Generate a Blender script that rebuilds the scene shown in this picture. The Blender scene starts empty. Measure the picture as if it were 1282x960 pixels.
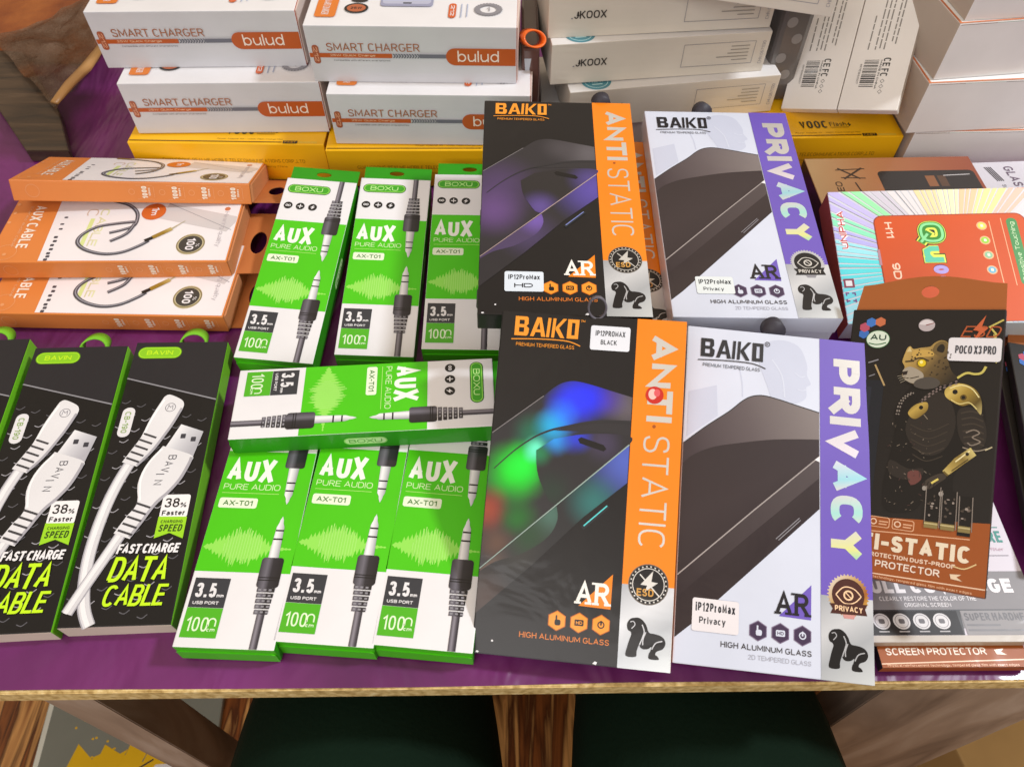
import bpy, bmesh, math, random
from mathutils import Vector, Euler, Matrix
R = math.radians
random.seed(7)
SC = bpy.context.scene
COL = SC.collection
# ---------------------------------------------------------------- camera, light, exposure
cam_d = bpy.data.cameras.new('camera'); cam = bpy.data.objects.new('camera', cam_d); COL.objects.link(cam)
cam_d.sensor_width = 36; cam_d.lens = 36*963/1282; cam_d.clip_start = .01; cam_d.clip_end = 50
cam.location = (0, 0, .40); cam.rotation_euler = (R(90-54), 0, 0)
SC.camera = cam
cam_d.dof.use_dof = True; cam_d.dof.focus_distance = .47; cam_d.dof.aperture_fstop = 18.0
SC.view_settings.view_transform = 'Standard'; SC.view_settings.look = 'None'
SC.view_settings.exposure = 0.03; SC.view_settings.gamma = 1
W = bpy.data.worlds.new('World'); SC.world = W; W.use_nodes = True
nt = W.node_tree; bg = nt.nodes['Background']
tc = nt.nodes.new('ShaderNodeTexCoord'); sp = nt.nodes.new('ShaderNodeSeparateXYZ'); mr = nt.nodes.new('ShaderNodeValToRGB')
nt.links.new(tc.outputs['Generated'], sp.inputs[0])
mm = nt.nodes.new('ShaderNodeMapRange'); mm.inputs[1].default_value = -1; mm.inputs[2].default_value = 1
nt.links.new(sp.outputs[2], mm.inputs[0]); nt.links.new(mm.outputs[0], mr.inputs[0])
mr.color_ramp.elements[0].color = (.10, .07, .045, 1); mr.color_ramp.elements[0].position = .40
mr.color_ramp.elements[1].color = (1.0, .80, .58, 1); mr.color_ramp.elements[1].position = .95
wn = nt.nodes.new('ShaderNodeTexNoise'); wn.inputs['Scale'].default_value = 2.2; wn.inputs['Detail'].default_value = 2   # the busy market around: brighter and darker places
nt.links.new(tc.outputs['Generated'], wn.inputs['Vector'])
wr = nt.nodes.new('ShaderNodeMapRange'); wr.inputs[1].default_value = .38; wr.inputs[2].default_value = .62; wr.inputs[3].default_value = .35; wr.inputs[4].default_value = 1.75
nt.links.new(wn.outputs['Fac'], wr.inputs[0])
wx = nt.nodes.new('ShaderNodeMix'); wx.data_type = 'RGBA'; wx.blend_type = 'MULTIPLY'; wx.inputs[0].default_value = 1
nt.links.new(mr.outputs[0], wx.inputs[6]); nt.links.new(wr.outputs[0], wx.inputs[7])
nt.links.new(wx.outputs[2], bg.inputs[0]); bg.inputs[1].default_value = .62

def area(name, loc, target, size, power, color, size_y=None):
    l = bpy.data.lights.new(name, 'AREA'); l.energy = power; l.color = color; l.size = size
    if size_y: l.shape = 'RECTANGLE'; l.size_y = size_y
    o = bpy.data.objects.new(name, l); COL.objects.link(o); o.location = loc
    o.rotation_euler = (Vector(target)-Vector(loc)).to_track_quat('-Z', 'Y').to_euler()
    return o
# open sky seen through the gap at the right, behind the stall: sharp cool key
area('sky_gap_light', (1.55, .55, 1.75), (0, .3, 0), .22, 38, (.92, .96, 1.0))
# broad soft fill lamp added for the fronts, standing in for sky light there
area('front_fill_light', (-.6, -1.3, 1.3), (0, .45, 0), 1.5, 22, (.98, .98, 1.0))

# ---------------------------------------------------------------- materials
def lin(h):
    h = h.lstrip('#'); c = [int(h[i:i+2], 16)/255 for i in (0, 2, 4)]
    return tuple((x/12.92 if x <= .04045 else ((x+.055)/1.055)**2.4) for x in c) + (1,)
MATS = {}
def base_mat(key):
    m = bpy.data.materials.new(key); m.use_nodes = True
    return m, m.node_tree, m.node_tree.nodes['Principled BSDF']
def film_bump(nt, b, scale, strength, coat=True):
    t = nt.nodes.new('ShaderNodeTexCoord'); n = nt.nodes.new('ShaderNodeTexNoise')
    n.inputs['Scale'].default_value = scale; n.inputs['Detail'].default_value = 3; n.inputs['Distortion'].default_value = .6
    nt.links.new(t.outputs['Object'], n.inputs['Vector'])
    u = nt.nodes.new('ShaderNodeBump'); u.inputs['Strength'].default_value = strength; u.inputs['Distance'].default_value = .002
    nt.links.new(n.outputs['Fac'], u.inputs['Height'])
    nt.links.new(u.outputs[0], b.inputs['Coat Normal' if coat else 'Normal'])
    return n
def mottle(nt, b, colsock, amt=.10, scale=22):
    t = nt.nodes.new('ShaderNodeTexCoord'); n = nt.nodes.new('ShaderNodeTexNoise')
    n.inputs['Scale'].default_value = scale; n.inputs['Detail'].default_value = 5
    nt.links.new(t.outputs['Object'], n.inputs['Vector'])
    r = nt.nodes.new('ShaderNodeMapRange'); r.inputs[1].default_value = .3; r.inputs[2].default_value = .7
    r.inputs[3].default_value = 1-amt; r.inputs[4].default_value = 1.0
    nt.links.new(n.outputs['Fac'], r.inputs[0])
    x = nt.nodes.new('ShaderNodeMix'); x.data_type = 'RGBA'; x.blend_type = 'MULTIPLY'; x.inputs[0].default_value = 1
    if isinstance(colsock, tuple): x.inputs[6].default_value = colsock
    else: nt.links.new(colsock, x.inputs[6])
    nt.links.new(r.outputs[0], x.inputs[7]); nt.links.new(x.outputs[2], b.inputs['Base Color'])
def mat(hexc, rough=.42, metal=0, coat=.35, wrinkle=.45, amt=.08):
    key = f'print_{hexc}_{rough}_{metal}_{coat}_{wrinkle}_{amt}'
    if key in MATS: return MATS[key]
    m, t, b = base_mat(key)
    b.inputs['Roughness'].default_value = rough; b.inputs['Metallic'].default_value = metal
    b.inputs['Coat Weight'].default_value = coat; b.inputs['Coat Roughness'].default_value = .12
    b.inputs['Specular IOR Level'].default_value = .35
    mottle(t, b, lin(hexc), amt)
    if coat and wrinkle: film_bump(t, b, 28, wrinkle)
    MATS[key] = m; return m
def uvnode(t):
    return t.nodes.new('ShaderNodeUVMap')
def finish(t, b, sock, rough, metal, coat, wr=.45, amt=.08):
    b.inputs['Roughness'].default_value = rough; b.inputs['Metallic'].default_value = metal
    b.inputs['Coat Weight'].default_value = coat; b.inputs['Coat Roughness'].default_value = .1
    b.inputs['Specular IOR Level'].default_value = .35
    mottle(t, b, sock, amt)
    if coat: film_bump(t, b, 28, wr)
def grad(p0, p1, stops, rough=.35, metal=0, coat=.4):
    """printed linear blend between two canvas points (mm)"""
    key = repr((p0, p1, stops, rough, metal, coat))
    if key in MATS: return MATS[key]
    m, t, b = base_mat('printed_blend')
    uv = uvnode(t); d = (p1[0]-p0[0], p1[1]-p0[1]); L2 = d[0]**2+d[1]**2
    s = t.nodes.new('ShaderNodeVectorMath'); s.operation = 'SUBTRACT'; s.inputs[1].default_value = (p0[0]/100, p0[1]/100, 0)
    t.links.new(uv.outputs[0], s.inputs[0])
    q = t.nodes.new('ShaderNodeVectorMath'); q.operation = 'DOT_PRODUCT'; q.inputs[1].default_value = (d[0]/L2*100, d[1]/L2*100, 0)
    t.links.new(s.outputs[0], q.inputs[0])
    r = t.nodes.new('ShaderNodeValToRGB'); t.links.new(q.outputs['Value'], r.inputs[0])
    e = r.color_ramp.elements
    while len(e) < len(stops): e.new(.5)
    for i, (pos, c) in enumerate(stops): e[i].position = pos; e[i].color = lin(c)
    finish(t, b, r.outputs[0], rough, metal, coat)
    MATS[key] = m; return m
def glare_or_foil(name, basec, spots, rough=.4, metal=0, coat=.4, glare_noise=0):
    """rainbow glare painted into the print, and printed violet tones: patches of colour (u, v, radius mm, colour, weight)"""
    if name in MATS: return MATS[name]
    m, t, b = base_mat(name); uv = uvnode(t)
    cur = None; vec = uv.outputs[0]
    if glare_noise:
        n = t.nodes.new('ShaderNodeTexNoise'); n.inputs['Scale'].default_value = glare_noise; n.inputs['Detail'].default_value = 4
        t.links.new(vec, n.inputs['Vector'])
        o = t.nodes.new('ShaderNodeVectorMath'); o.operation = 'MULTIPLY_ADD'; o.inputs[1].default_value = (.05, .05, 0)
        t.links.new(n.outputs['Color'], o.inputs[0]); t.links.new(vec, o.inputs[2])
        s2 = t.nodes.new('ShaderNodeVectorMath'); s2.operation = 'SUBTRACT'; s2.inputs[1].default_value = (.025, .025, 0)
        t.links.new(o.outputs[0], s2.inputs[0]); vec = s2.outputs[0]
    for (u, v, r, c, w) in spots:
        d = t.nodes.new('ShaderNodeVectorMath'); d.operation = 'DISTANCE'; d.inputs[1].default_value = (u/100, v/100, 0)
        t.links.new(vec, d.inputs[0])
        g = t.nodes.new('ShaderNodeMapRange'); g.interpolation_type = 'SMOOTHSTEP'
        g.inputs[1].default_value = 0; g.inputs[2].default_value = r/100; g.inputs[3].default_value = w; g.inputs[4].default_value = 0
        t.links.new(d.outputs['Value'], g.inputs[0])
        x = t.nodes.new('ShaderNodeMix'); x.data_type = 'RGBA'
        t.links.new(g.outputs[0], x.inputs[0])
        if cur is None: x.inputs[6].default_value = lin(basec)
        else: t.links.new(cur, x.inputs[6])
        x.inputs[7].default_value = lin(c); cur = x.outputs[2]
    finish(t, b, cur, rough, metal, coat)
    MATS[name] = m; return m
def board(hexc, rough=.6): return mat(hexc, rough, 0, 0, 0, .10)
def silver(hexc='#C9CBD0'): return mat(hexc, .34, .45, .3, .2, .10)

WHITE = mat('#E9E8EC'); PAPER = board('#D9D2C4')

# ---------------------------------------------------------------- objects
def link(name, me, parent=None, label=None):
    o = bpy.data.objects.new(name, me); COL.objects.link(o)
    if parent: o.parent = parent
    if label: o['label'] = label
    return o
def thing(name, label, cat, pose=None, group=None, scale=1):
    o = bpy.data.objects.new(name, None); COL.objects.link(o); o.empty_display_size = .02
    o['label'] = label; o['category'] = cat
    if group: o['group'] = group
    if pose: put(o, pose)
    o.scale = (scale,)*3
    return o
def put(o, p):
    o.location = p[:3]; o.rotation_mode = 'YXZ'; o.rotation_euler = Euler((R(p[4]), R(p[5]), R(p[3])), 'YXZ')
def dup(root, label, pose, group=None):
    r = root.copy(); COL.objects.link(r); r['label'] = label; put(r, pose)
    if group: r['group'] = group
    for ch in list(root.children):
        c = ch.copy(); COL.objects.link(c); c.parent = r
        for g in ch.children:
            d = g.copy(); COL.objects.link(d); d.parent = c
    return r
def mesh(bm, name, mats, smooth=False):
    bm.normal_update()
    me = bpy.data.meshes.new(name); bm.to_mesh(me); bm.free()
    for m in mats: me.materials.append(m)
    if smooth:
        for p in me.polygons: p.use_smooth = True
    return me
def carton(w, l, t, top, left, right, front, back, bottom=None, bev=.0007, warp=0.0):
    """cardboard box, origin at its base centre; w, l, t in metres"""
    bm = bmesh.new(); bmesh.ops.create_cube(bm, size=1)
    mats = [top, left, right, front, back, bottom or back, PAPER]
    for v in bm.verts: v.co = Vector((v.co.x*w, v.co.y*l, (v.co.z+.5)*t))
    bm.normal_update()
    for f in bm.faces:
        n = f.normal
        f.material_index = 0 if n.z > .5 else 5 if n.z < -.5 else 1 if n.x < -.5 else 2 if n.x > .5 else 3 if n.y < -.5 else 4
    if bev: 
        bmesh.ops.bevel(bm, geom=list(bm.edges), offset=bev, segments=2, profile=.6, affect='EDGES', clamp_overlap=True, material=-1)
    if warp:                                                   # pushed-in, slightly bowed cardboard sides
        bmesh.ops.subdivide_edges(bm, edges=[e for e in bm.edges if e.calc_length() > .02], cuts=5, use_grid_fill=True)
        for v in bm.verts:
            fx = 1-(2*v.co.x/w)**2; fz = 1-(2*(v.co.z/t)-1)**2
            if v.co.y < -l*.45: v.co.y += warp*max(fx, 0)*max(fz, 0)
    return mesh(bm, 'carton', mats)

def arc(cx, cy, rx, ry, a0, a1, n=9):
    return [(cx+rx*math.cos(R(a0+(a1-a0)*k/n)), cy+ry*math.sin(R(a0+(a1-a0)*k/n))) for k in range(n+1)]
def sq(cx, cy, rx, ry, a0, a1, n=12, e=2.6):          # squarish curve for grotesque capitals
    o = []
    for k in range(n+1):
        a = R(a0+(a1-a0)*k/n); c, d = math.cos(a), math.sin(a)
        o.append((cx+rx*math.copysign(abs(c)**(2/e), c), cy+ry*math.copysign(abs(d)**(2/e), d)))
    return o
X_ = .30
GL = {  # letter: (width, strokes); y runs down from cap height 0 to baseline 1
 'A': (.74, [[(0, 1), (.5, 0), (1, 1)], [(.19, .68), (.81, .68)]]), 'B': (.64, [[(.62, .47), (0, .47), (0, 0), (.6, 0)]+arc(.6, .235, .34, .235, -80, 90), [(0, .47), (0, 1), (.6, 1)]+arc(.6, .735, .4, .265, 80, -90)]),
 'C': (.68, [sq(.5, .5, .5, .5, -42, -318, 16)]), 'D': (.68, [[(0, 1), (0, 0), (.4, 0)]+sq(.4, .5, .6, .5, -85, 85, 12)+[(.4, 1), (0, 1)]]), 'E': (.56, [[(1, 0), (0, 0), (0, 1), (1, 1)], [(0, .48), (.86, .48)]]),
 'F': (.54, [[(1, 0), (0, 0), (0, 1)], [(0, .5), (.84, .5)]]), 'G': (.72, [sq(.5, .5, .5, .5, -42, -350, 18)+[(1, .54), (.56, .54)]]), 'H': (.66, [[(0, 0), (0, 1)], [(1, 0), (1, 1)], [(0, .48), (1, .48)]]), 'I': (0, [[(0, 0), (0, 1)]]),
 'J': (.5, [[(1, 0), (1, .7)]+arc(.5, .7, .5, .3, 0, 170)]), 'K': (.66, [[(0, 0), (0, 1)], [(.96, 0), (0, .62)], [(.34, .42), (1, 1)]]), 'L': (.54, [[(0, 0), (0, 1), (1, 1)]]), 'M': (.84, [[(0, 1), (0, 0), (.5, .8), (1, 0), (1, 1)]]), 'N': (.68, [[(0, 1), (0, 0), (1, 1), (1, 0)]]),
 'O': (.74, ['c', sq(.5, .5, .5, .5, 0, 345, 23)]), 'P': (.6, [[(0, 1), (0, 0), (.55, 0)]+arc(.55, .28, .45, .28, -80, 80)+[(.55, .56), (0, .56)]]), 'Q': (.74, ['c', sq(.5, .5, .5, .5, 0, 345, 23), [(.62, .74), (1, 1.04)]]),
 'R': (.64, [[(0, 1), (0, 0), (.55, 0)]+arc(.55, .26, .42, .26, -80, 80)+[(.55, .52), (0, .52)], [(.5, .52), (1, 1)]]), 'S': (.62, [[(.95, .2), (.84, .05), (.52, 0), (.16, .06), (.04, .25), (.18, .42), (.52, .49), (.84, .57), (.98, .76), (.84, .95), (.5, 1), (.15, .95), (.02, .78)]]), 'T': (.62, [[(0, 0), (1, 0)], [(.5, 0), (.5, 1)]]),
 'U': (.66, [[(0, 0), (0, .62)]+sq(.5, .62, .5, .38, 170, 10, 10)+[(1, .62), (1, 0)]]), 'V': (.7, [[(0, 0), (.5, 1), (1, 0)]]), 'W': (1.0, [[(0, 0), (.25, 1), (.5, 0), (.75, 1), (1, 0)]]), 'X': (.68, [[(0, 0), (1, 1)], [(1, 0), (0, 1)]]), 'Y': (.68, [[(0, 0), (.5, .52), (1, 0)], [(.5, .52), (.5, 1)]]), 'Z': (.62, [[(0, 0), (1, 0), (0, 1), (1, 1)]]),
 '0': (.56, ['c', sq(.5, .5, .5, .5, 0, 345, 23)]), '1': (.26, [[(0, .2), (1, 0), (1, 1)]]), '2': (.54, [[(.03, .26), (.14, .06), (.5, 0), (.88, .07), (.97, .28), (.8, .5), (0, 1), (1, 1)]]), '3': (.54, [[(.03, .2), (.16, .04), (.5, 0), (.86, .06), (.95, .25), (.82, .42), (.4, .47)], [(.4, .47), (.84, .54), (1, .74), (.86, .95), (.5, 1), (.14, .95), (.01, .78)]]),
 '4': (.6, [[(.72, 1), (.72, 0), (0, .72), (1, .72)]]), '5': (.54, [[(.94, 0), (.14, 0), (.06, .46), (.5, .38), (.88, .46), (1, .68), (.88, .92), (.5, 1), (.12, .94), (.01, .8)]]), '6': (.56, [[(.92, .12), (.5, 0), (.1, .16), (0, .6)]+arc(.5, .7, .5, .3, 180, -170, 14)]), '7': (.52, [[(0, 0), (1, 0), (.36, 1)]]), '8': (.56, ['c', arc(.5, .235, .45, .235, 90, 435, 14), 'c', arc(.5, .735, .5, .265, -90, 255, 14)]), '9': (.56, [[(.08, .88), (.5, 1), (.9, .84), (1, .4)]+arc(.5, .3, .5, .3, 0, -350, 14)]),
 'a': (.5, [[(.06, X_+.1), (.45, X_-.02), (.9, X_+.1), (1, X_+.3), (1, 1)], [(1, .6), (.4, .6), (.03, .78), (.2, .98), (.6, .98), (1, .8)]]), 'b': (.52, [[(0, 0), (0, 1)], arc(.5, .65, .5, .35, -170, 170, 14)]), 'c': (.48, [arc(.5, .65, .5, .35, -50, -310, 12)]), 'd': (.52, [[(1, 0), (1, 1)], arc(.5, .65, .5, .35, -10, -350, 14)]),
 'e': (.52, [[(.02, .64), (1, .64)]+arc(.5, .65, .5, .35, 0, -310, 14)]), 'f': (.34, [[(1, .02), (.62, 0), (.4, .14), (.4, 1)], [(0, X_), (.95, X_)]]), 'g': (.52, [arc(.5, .65, .5, .35, -10, -350, 14), [(1, X_), (1, 1.12), (.8, 1.27), (.4, 1.28), (.08, 1.2)]]), 'h': (.5, [[(0, 0), (0, 1)], [(0, .5), (.4, X_), (.85, X_+.08), (1, .55), (1, 1)]]), 'i': (0, [[(0, X_), (0, 1)], [(0, 0), (0, .07)]]), 'j': (.2, [[(1, X_), (1, 1.1), (0, 1.26)], [(1, 0), (1, .07)]]),
 'k': (.5, [[(0, 0), (0, 1)], [(.92, X_), (0, .72)], [(.34, .58), (1, 1)]]), 'l': (0, [[(0, 0), (0, 1)]]), 'm': (.84, [[(0, X_), (0, 1)], [(0, .48), (.22, X_), (.44, X_+.06), (.5, .52), (.5, 1)], [(.5, .48), (.72, X_), (.94, X_+.06), (1, .52), (1, 1)]]), 'n': (.5, [[(0, X_), (0, 1)], [(0, .5), (.4, X_), (.85, X_+.08), (1, .55), (1, 1)]]), 'o': (.54, ['c', arc(.5, .65, .5, .35, 0, 345, 18)]), 'p': (.52, [[(0, X_), (0, 1.28)], arc(.5, .65, .5, .35, -170, 170, 14)]), 'q': (.52, [[(1, X_), (1, 1.28)], arc(.5, .65, .5, .35, -10, -350, 14)]),
 'r': (.32, [[(0, X_), (0, 1)], [(0, .52), (.4, X_+.02), (1, X_+.02)]]), 's': (.46, [[(.94, .42), (.5, X_), (.08, .42), (.2, .58), (.8, .7), (.96, .86), (.5, 1), (.04, .88)]]), 't': (.34, [[(.42, .08), (.42, .86), (.6, 1), (1, .98)], [(0, X_), (1, X_)]]), 'u': (.5, [[(0, X_), (0, .76), (.2, .98), (.6, .98), (1, .78)], [(1, X_), (1, 1)]]), 'v': (.5, [[(0, X_), (.5, 1), (1, X_)]]), 'w': (.78, [[(0, X_), (.25, 1), (.5, X_), (.75, 1), (1, X_)]]), 'x': (.5, [[(0, X_), (1, 1)], [(1, X_), (0, 1)]]), 'y': (.5, [[(0, X_), (.5, 1)], [(1, X_), (.3, 1.28)]]), 'z': (.46, [[(0, X_), (1, X_), (0, 1), (1, 1)]]),
 '.': (0, [[(0, .9), (0, 1)]]), ',': (.06, [[(1, .88), (0, 1.12)]]), '-': (.28, [[(0, .56), (1, .56)]]), '%': (.72, [[(.85, 0), (.15, 1)], 'c', arc(.16, .2, .16, .2, 0, 340, 10), 'c', arc(.84, .8, .16, .2, 0, 340, 10)]), ':': (0, [[(0, .4), (0, .5)], [(0, .9), (0, 1)]]), '+': (.6, [[(0, .55), (1, .55)], [(.5, .2), (.5, .9)]]),
}
def spline(pts, n=6, closed=False):
    out = []; N = len(pts)
    for i in range(N if closed else N-1):
        g = (lambda j: pts[j % N]) if closed else (lambda j: pts[max(0, min(N-1, j))])
        p0, p1, p2, p3 = g(i-1), g(i), g(i+1), g(i+2)
        for k in range(n):
            t = k/n
            out.append(tuple(.5*((2*p1[a])+(-p0[a]+p2[a])*t+(2*p0[a]-5*p1[a]+4*p2[a]-p3[a])*t*t+(-p0[a]+3*p1[a]-3*p2[a]+p3[a])*t**3) for a in (0, 1)))
    if not closed: out.append(pts[-1])
    return out

class Art:
    """flat printing on one face of a box; canvas in mm, origin at the face's top left corner"""
    def __init__(s, fn): s.fn = fn; s.parts = {}; s.order = []; s.n = 0; s.cur = 'printed_design'
    def part(s, n): s.cur = n; return s
    def _b(s):
        if s.cur not in s.parts:
            bm = bmesh.new(); bm.loops.layers.uv.new('UVMap'); s.parts[s.cur] = (bm, []); s.order.append(s.cur)
        return s.parts[s.cur]
    def poly(s, pts, m, l=1):
        bm, ms = s._b()
        if m not in ms: ms.append(m)
        a = sum(pts[i][0]*pts[(i+1) % len(pts)][1]-pts[(i+1) % len(pts)][0]*pts[i][1] for i in range(len(pts)))
        if a > 0: pts = pts[::-1]
        s.n += 1; z = .00010+.00005*l+(s.n % 40)*1e-6
        f = bm.faces.new([bm.verts.new(s.fn(u, v, z)) for u, v in pts]); f.material_index = ms.index(m)
        uv = bm.loops.layers.uv.active
        for lp, (u, v) in zip(f.loops, pts): lp[uv].uv = (u/100, v/100)
    def rect(s, x, y, w, h, m, l=1): s.poly([(x, y), (x+w, y), (x+w, y+h), (x, y+h)], m, l)
    def rrect(s, x, y, w, h, r, m, l=1):
        r = min(r, w/2-.01, h/2-.01); p = []
        for cx, cy, a0 in ((x+w-r, y+r, -90), (x+w-r, y+h-r, 0), (x+r, y+h-r, 90), (x+r, y+r, 180)):
            for k in range(6): a = R(a0+18*k); p.append((cx+r*math.cos(a), cy+r*math.sin(a)))
        s.poly(p, m, l)
    def ell(s, x, y, rx, ry, m, l=1, n=28): s.poly([(x+rx*math.cos(2*math.pi*k/n), y+ry*math.sin(2*math.pi*k/n)) for k in range(n)], m, l)
    def ring(s, x, y, r0, r1, m, l=1, n=32, a0=0, a1=360, sy=1):
        for k in range(n):
            a, b = R(a0+(a1-a0)*k/n), R(a0+(a1-a0)*(k+1)/n)
            s.poly([(x+r0*math.cos(a), y+sy*r0*math.sin(a)), (x+r1*math.cos(a), y+sy*r1*math.sin(a)), (x+r1*math.cos(b), y+sy*r1*math.sin(b)), (x+r0*math.cos(b), y+sy*r0*math.sin(b))], m, l)
    def line(s, pts, w, m, l=1, w1=None, closed=False, cap=0):
        n = len(pts)
        if cap and not closed:
            def ext(a, b):
                d = math.hypot(a[0]-b[0], a[1]-b[1]) or 1; return (a[0]+(a[0]-b[0])/d*cap, a[1]+(a[1]-b[1])/d*cap)
            pts = [ext(pts[0], pts[1])]+list(pts[1:-1])+[ext(pts[-1], pts[-2])]
        off = []
        for i in range(n):
            p = pts[i]; a = pts[i-1] if (i or closed) else None; b = pts[(i+1) % n] if (i < n-1 or closed) else None
            def un(q, r):
                dx, dy = r[0]-q[0], r[1]-q[1]; L = math.hypot(dx, dy) or 1e-9; return (-dy/L, dx/L)
            n0 = un(a, p) if a else un(p, b); n1 = un(p, b) if b else n0
            mx, my = n0[0]+n1[0], n0[1]+n1[1]; L = math.hypot(mx, my) or 1e-9; mx, my = mx/L, my/L
            k = 1/max(.45, mx*n1[0]+my*n1[1])
            ww = w if w1 is None else w+(w1-w)*i/(n-1)
            off.append((mx*k*ww/2, my*k*ww/2))
        for i in range(n if closed else n-1):
            j = (i+1) % n
            p, q = pts[i], pts[j]; o, r = off[i], off[j]
            s.poly([(p[0]+o[0], p[1]+o[1]), (q[0]+r[0], q[1]+r[1]), (q[0]-r[0], q[1]-r[1]), (p[0]-o[0], p[1]-o[1])], m, l)
    def text(s, t, x, y, w, h, m, l=2, bold=0, rot=0, shear=0, space=1.0):
        """grotesque lettering drawn with strokes, fitted to the box x, y, w, h"""
        L, H = (h, w) if rot in (90, -90) else (w, h)
        wt = .115+bold*2.6
        desc = any(c in 'gjpqy,' for c in t) and not t.isupper()
        ch = H/(1.28 if desc else 1); sw = max(.22, wt*ch); kx = 1
        tw = sum(GL[c][0] for c in t if c != ' ')+.36*t.count(' '); n = len(t.replace(' ', ''))
        for _ in range(3):
            gm = .13*ch*space
            kx = (L-sw-(n-1)*(sw+gm))/tw if tw > 0 else 0
            if tw > 0 and kx < .3*ch: gm = .06*ch; kx = (L-sw-(n-1)*(sw+gm))/tw
            if tw > 0: sw = max(.2, min(sw, (.5+4*max(0, bold-.03))*.62*kx+.04*ch if kx > 0 else sw*.6))
        adv = 0; pos = []
        for c in t:
            if c == ' ': adv += .36*kx; continue
            pos.append((c, adv)); adv += GL[c][0]*kx+sw+gm
        def tr(px, py):
            a, b = px/L, py/H
            if rot == 90: return (x+w*(1-b), y+h*a)
            if rot == -90: return (x+w*b, y+h*(1-a))
            if rot == 180: return (x+w*(1-a), y+h*(1-b))
            return (x+px+shear*h*(.5-b), y+py)
        for c, a in pos:
            cl = False; gw = GL[c][0]
            if c == '.':
                s.poly([tr(a+i*sw, ch-sw+j*sw) for i, j in ((0, 0), (1, 0), (1, 1), (0, 1))], m, l); continue
            for st in GL[c][1]:
                if st == 'c': cl = True; continue
                P = st
                if c in 'Ss235': P = spline(st, 3) if c in 'Ss3' else st
                Q = [tr(sw/2+a+u*gw*kx, sw/2+v*(ch-sw)) for u, v in P]
                s.line(Q, sw, m, l, closed=cl, cap=sw/2 if (not cl and len(P) == 2 and gw) or c in 'EFLTI1ilHh' else 0); cl = False
    def build(s, parent):
        for n in s.order:
            bm, ms = s.parts[n]
            link(n, mesh(bm, n, ms), parent)
def face(w, l, t, side):
    w, l, t = w/1000, l/1000, t/1000
    if side == 'top': return lambda u, v, z: Vector((u/1000-w/2, l/2-v/1000, t+z))
    if side == 'front': return lambda u, v, z: Vector((u/1000-w/2, -l/2-z, t-v/1000))
    if side == 'right': return lambda u, v, z: Vector((w/2+z, u/1000-l/2, t-v/1000))
    if side == 'left': return lambda u, v, z: Vector((-w/2-z, l/2-u/1000, t-v/1000))
def clip(pts, x0, y0, x1, y1):
    def cut(P, ins, inter):
        o = []
        for i in range(len(P)):
            a, b = P[i-1], P[i]
            if ins(b):
                if not ins(a): o.append(inter(a, b))
                o.append(b)
            elif ins(a): o.append(inter(a, b))
        return o
    for ax, val, sg in ((0, x0, 1), (0, x1, -1), (1, y0, 1), (1, y1, -1)):
        P = pts
        def inter(a, b):
            t = (val-a[ax])/(b[ax]-a[ax]); return (a[0]+t*(b[0]-a[0]), a[1]+t*(b[1]-a[1]))
        pts = cut(P, lambda p: (p[ax]-val)*sg >= -1e-9, inter)
        if not pts: return pts
    return pts

def prism(pts, z0, z1, m, bev=0, hole=None):
    """flat card cut to an outline (metres), with a real hole when asked"""
    bm = bmesh.new()
    if hole is None:
        a = [bm.verts.new((x, y, z0)) for x, y in pts]; b = [bm.verts.new((x, y, z1)) for x, y in pts]
        n = len(pts); bm.faces.new(a[::-1]); bm.faces.new(b)
        for i in range(n): bm.faces.new([a[i], a[(i+1) % n], b[(i+1) % n], b[i]])
    else:
        # resample outline and hole by angle around the hole centre
        cx = sum(p[0] for p in hole)/len(hole); cy = sum(p[1] for p in hole)/len(hole)
        def hit(P, ang):
            d = (math.cos(ang), math.sin(ang)); best = None
            for i in range(len(P)):
                x1, y1 = P[i][0]-cx, P[i][1]-cy; x2, y2 = P[(i+1) % len(P)][0]-cx, P[(i+1) % len(P)][1]-cy
                den = d[0]*(y2-y1)-d[1]*(x2-x1)
                if abs(den) < 1e-12: continue
                t = (x1*(y2-y1)-y1*(x2-x1))/den; u = (x1*d[1]-y1*d[0])/den
                if t > 0 and -1e-6 <= u <= 1+1e-6 and (best is None or t > best): best = t
            return (cx+best*d[0], cy+best*d[1])
        angs = sorted(set([round(math.atan2(y-cy, x-cx), 5) for x, y in pts]+[round(-math.pi+2*math.pi*k/36+.001, 5) for k in range(36)]))
        O = [hit(pts, a) for a in angs]; I = [hit(hole, a) for a in angs]; n = len(angs)
        L = [[bm.verts.new((x, y, z)) for x, y in P] for P in (O, I) for z in (z0, z1)]
        o0, o1, i0, i1 = L
        for i in range(n):
            j = (i+1) % n
            bm.faces.new([o1[i], o1[j], i1[j], i1[i]]); bm.faces.new([o0[j], o0[i], i0[i], i0[j]])
            bm.faces.new([o0[i], o0[j], o1[j], o1[i]]); bm.faces.new([i0[j], i0[i], i1[i], i1[j]])
    bmesh.ops.recalc_face_normals(bm, faces=list(bm.faces))
    return mesh(bm, 'card', [m])
def circ(x, y, rx, ry=None, n=24): return [(x+rx*math.cos(2*math.pi*k/n), y+(ry or rx)*math.sin(2*math.pi*k/n)) for k in range(n)]
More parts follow.
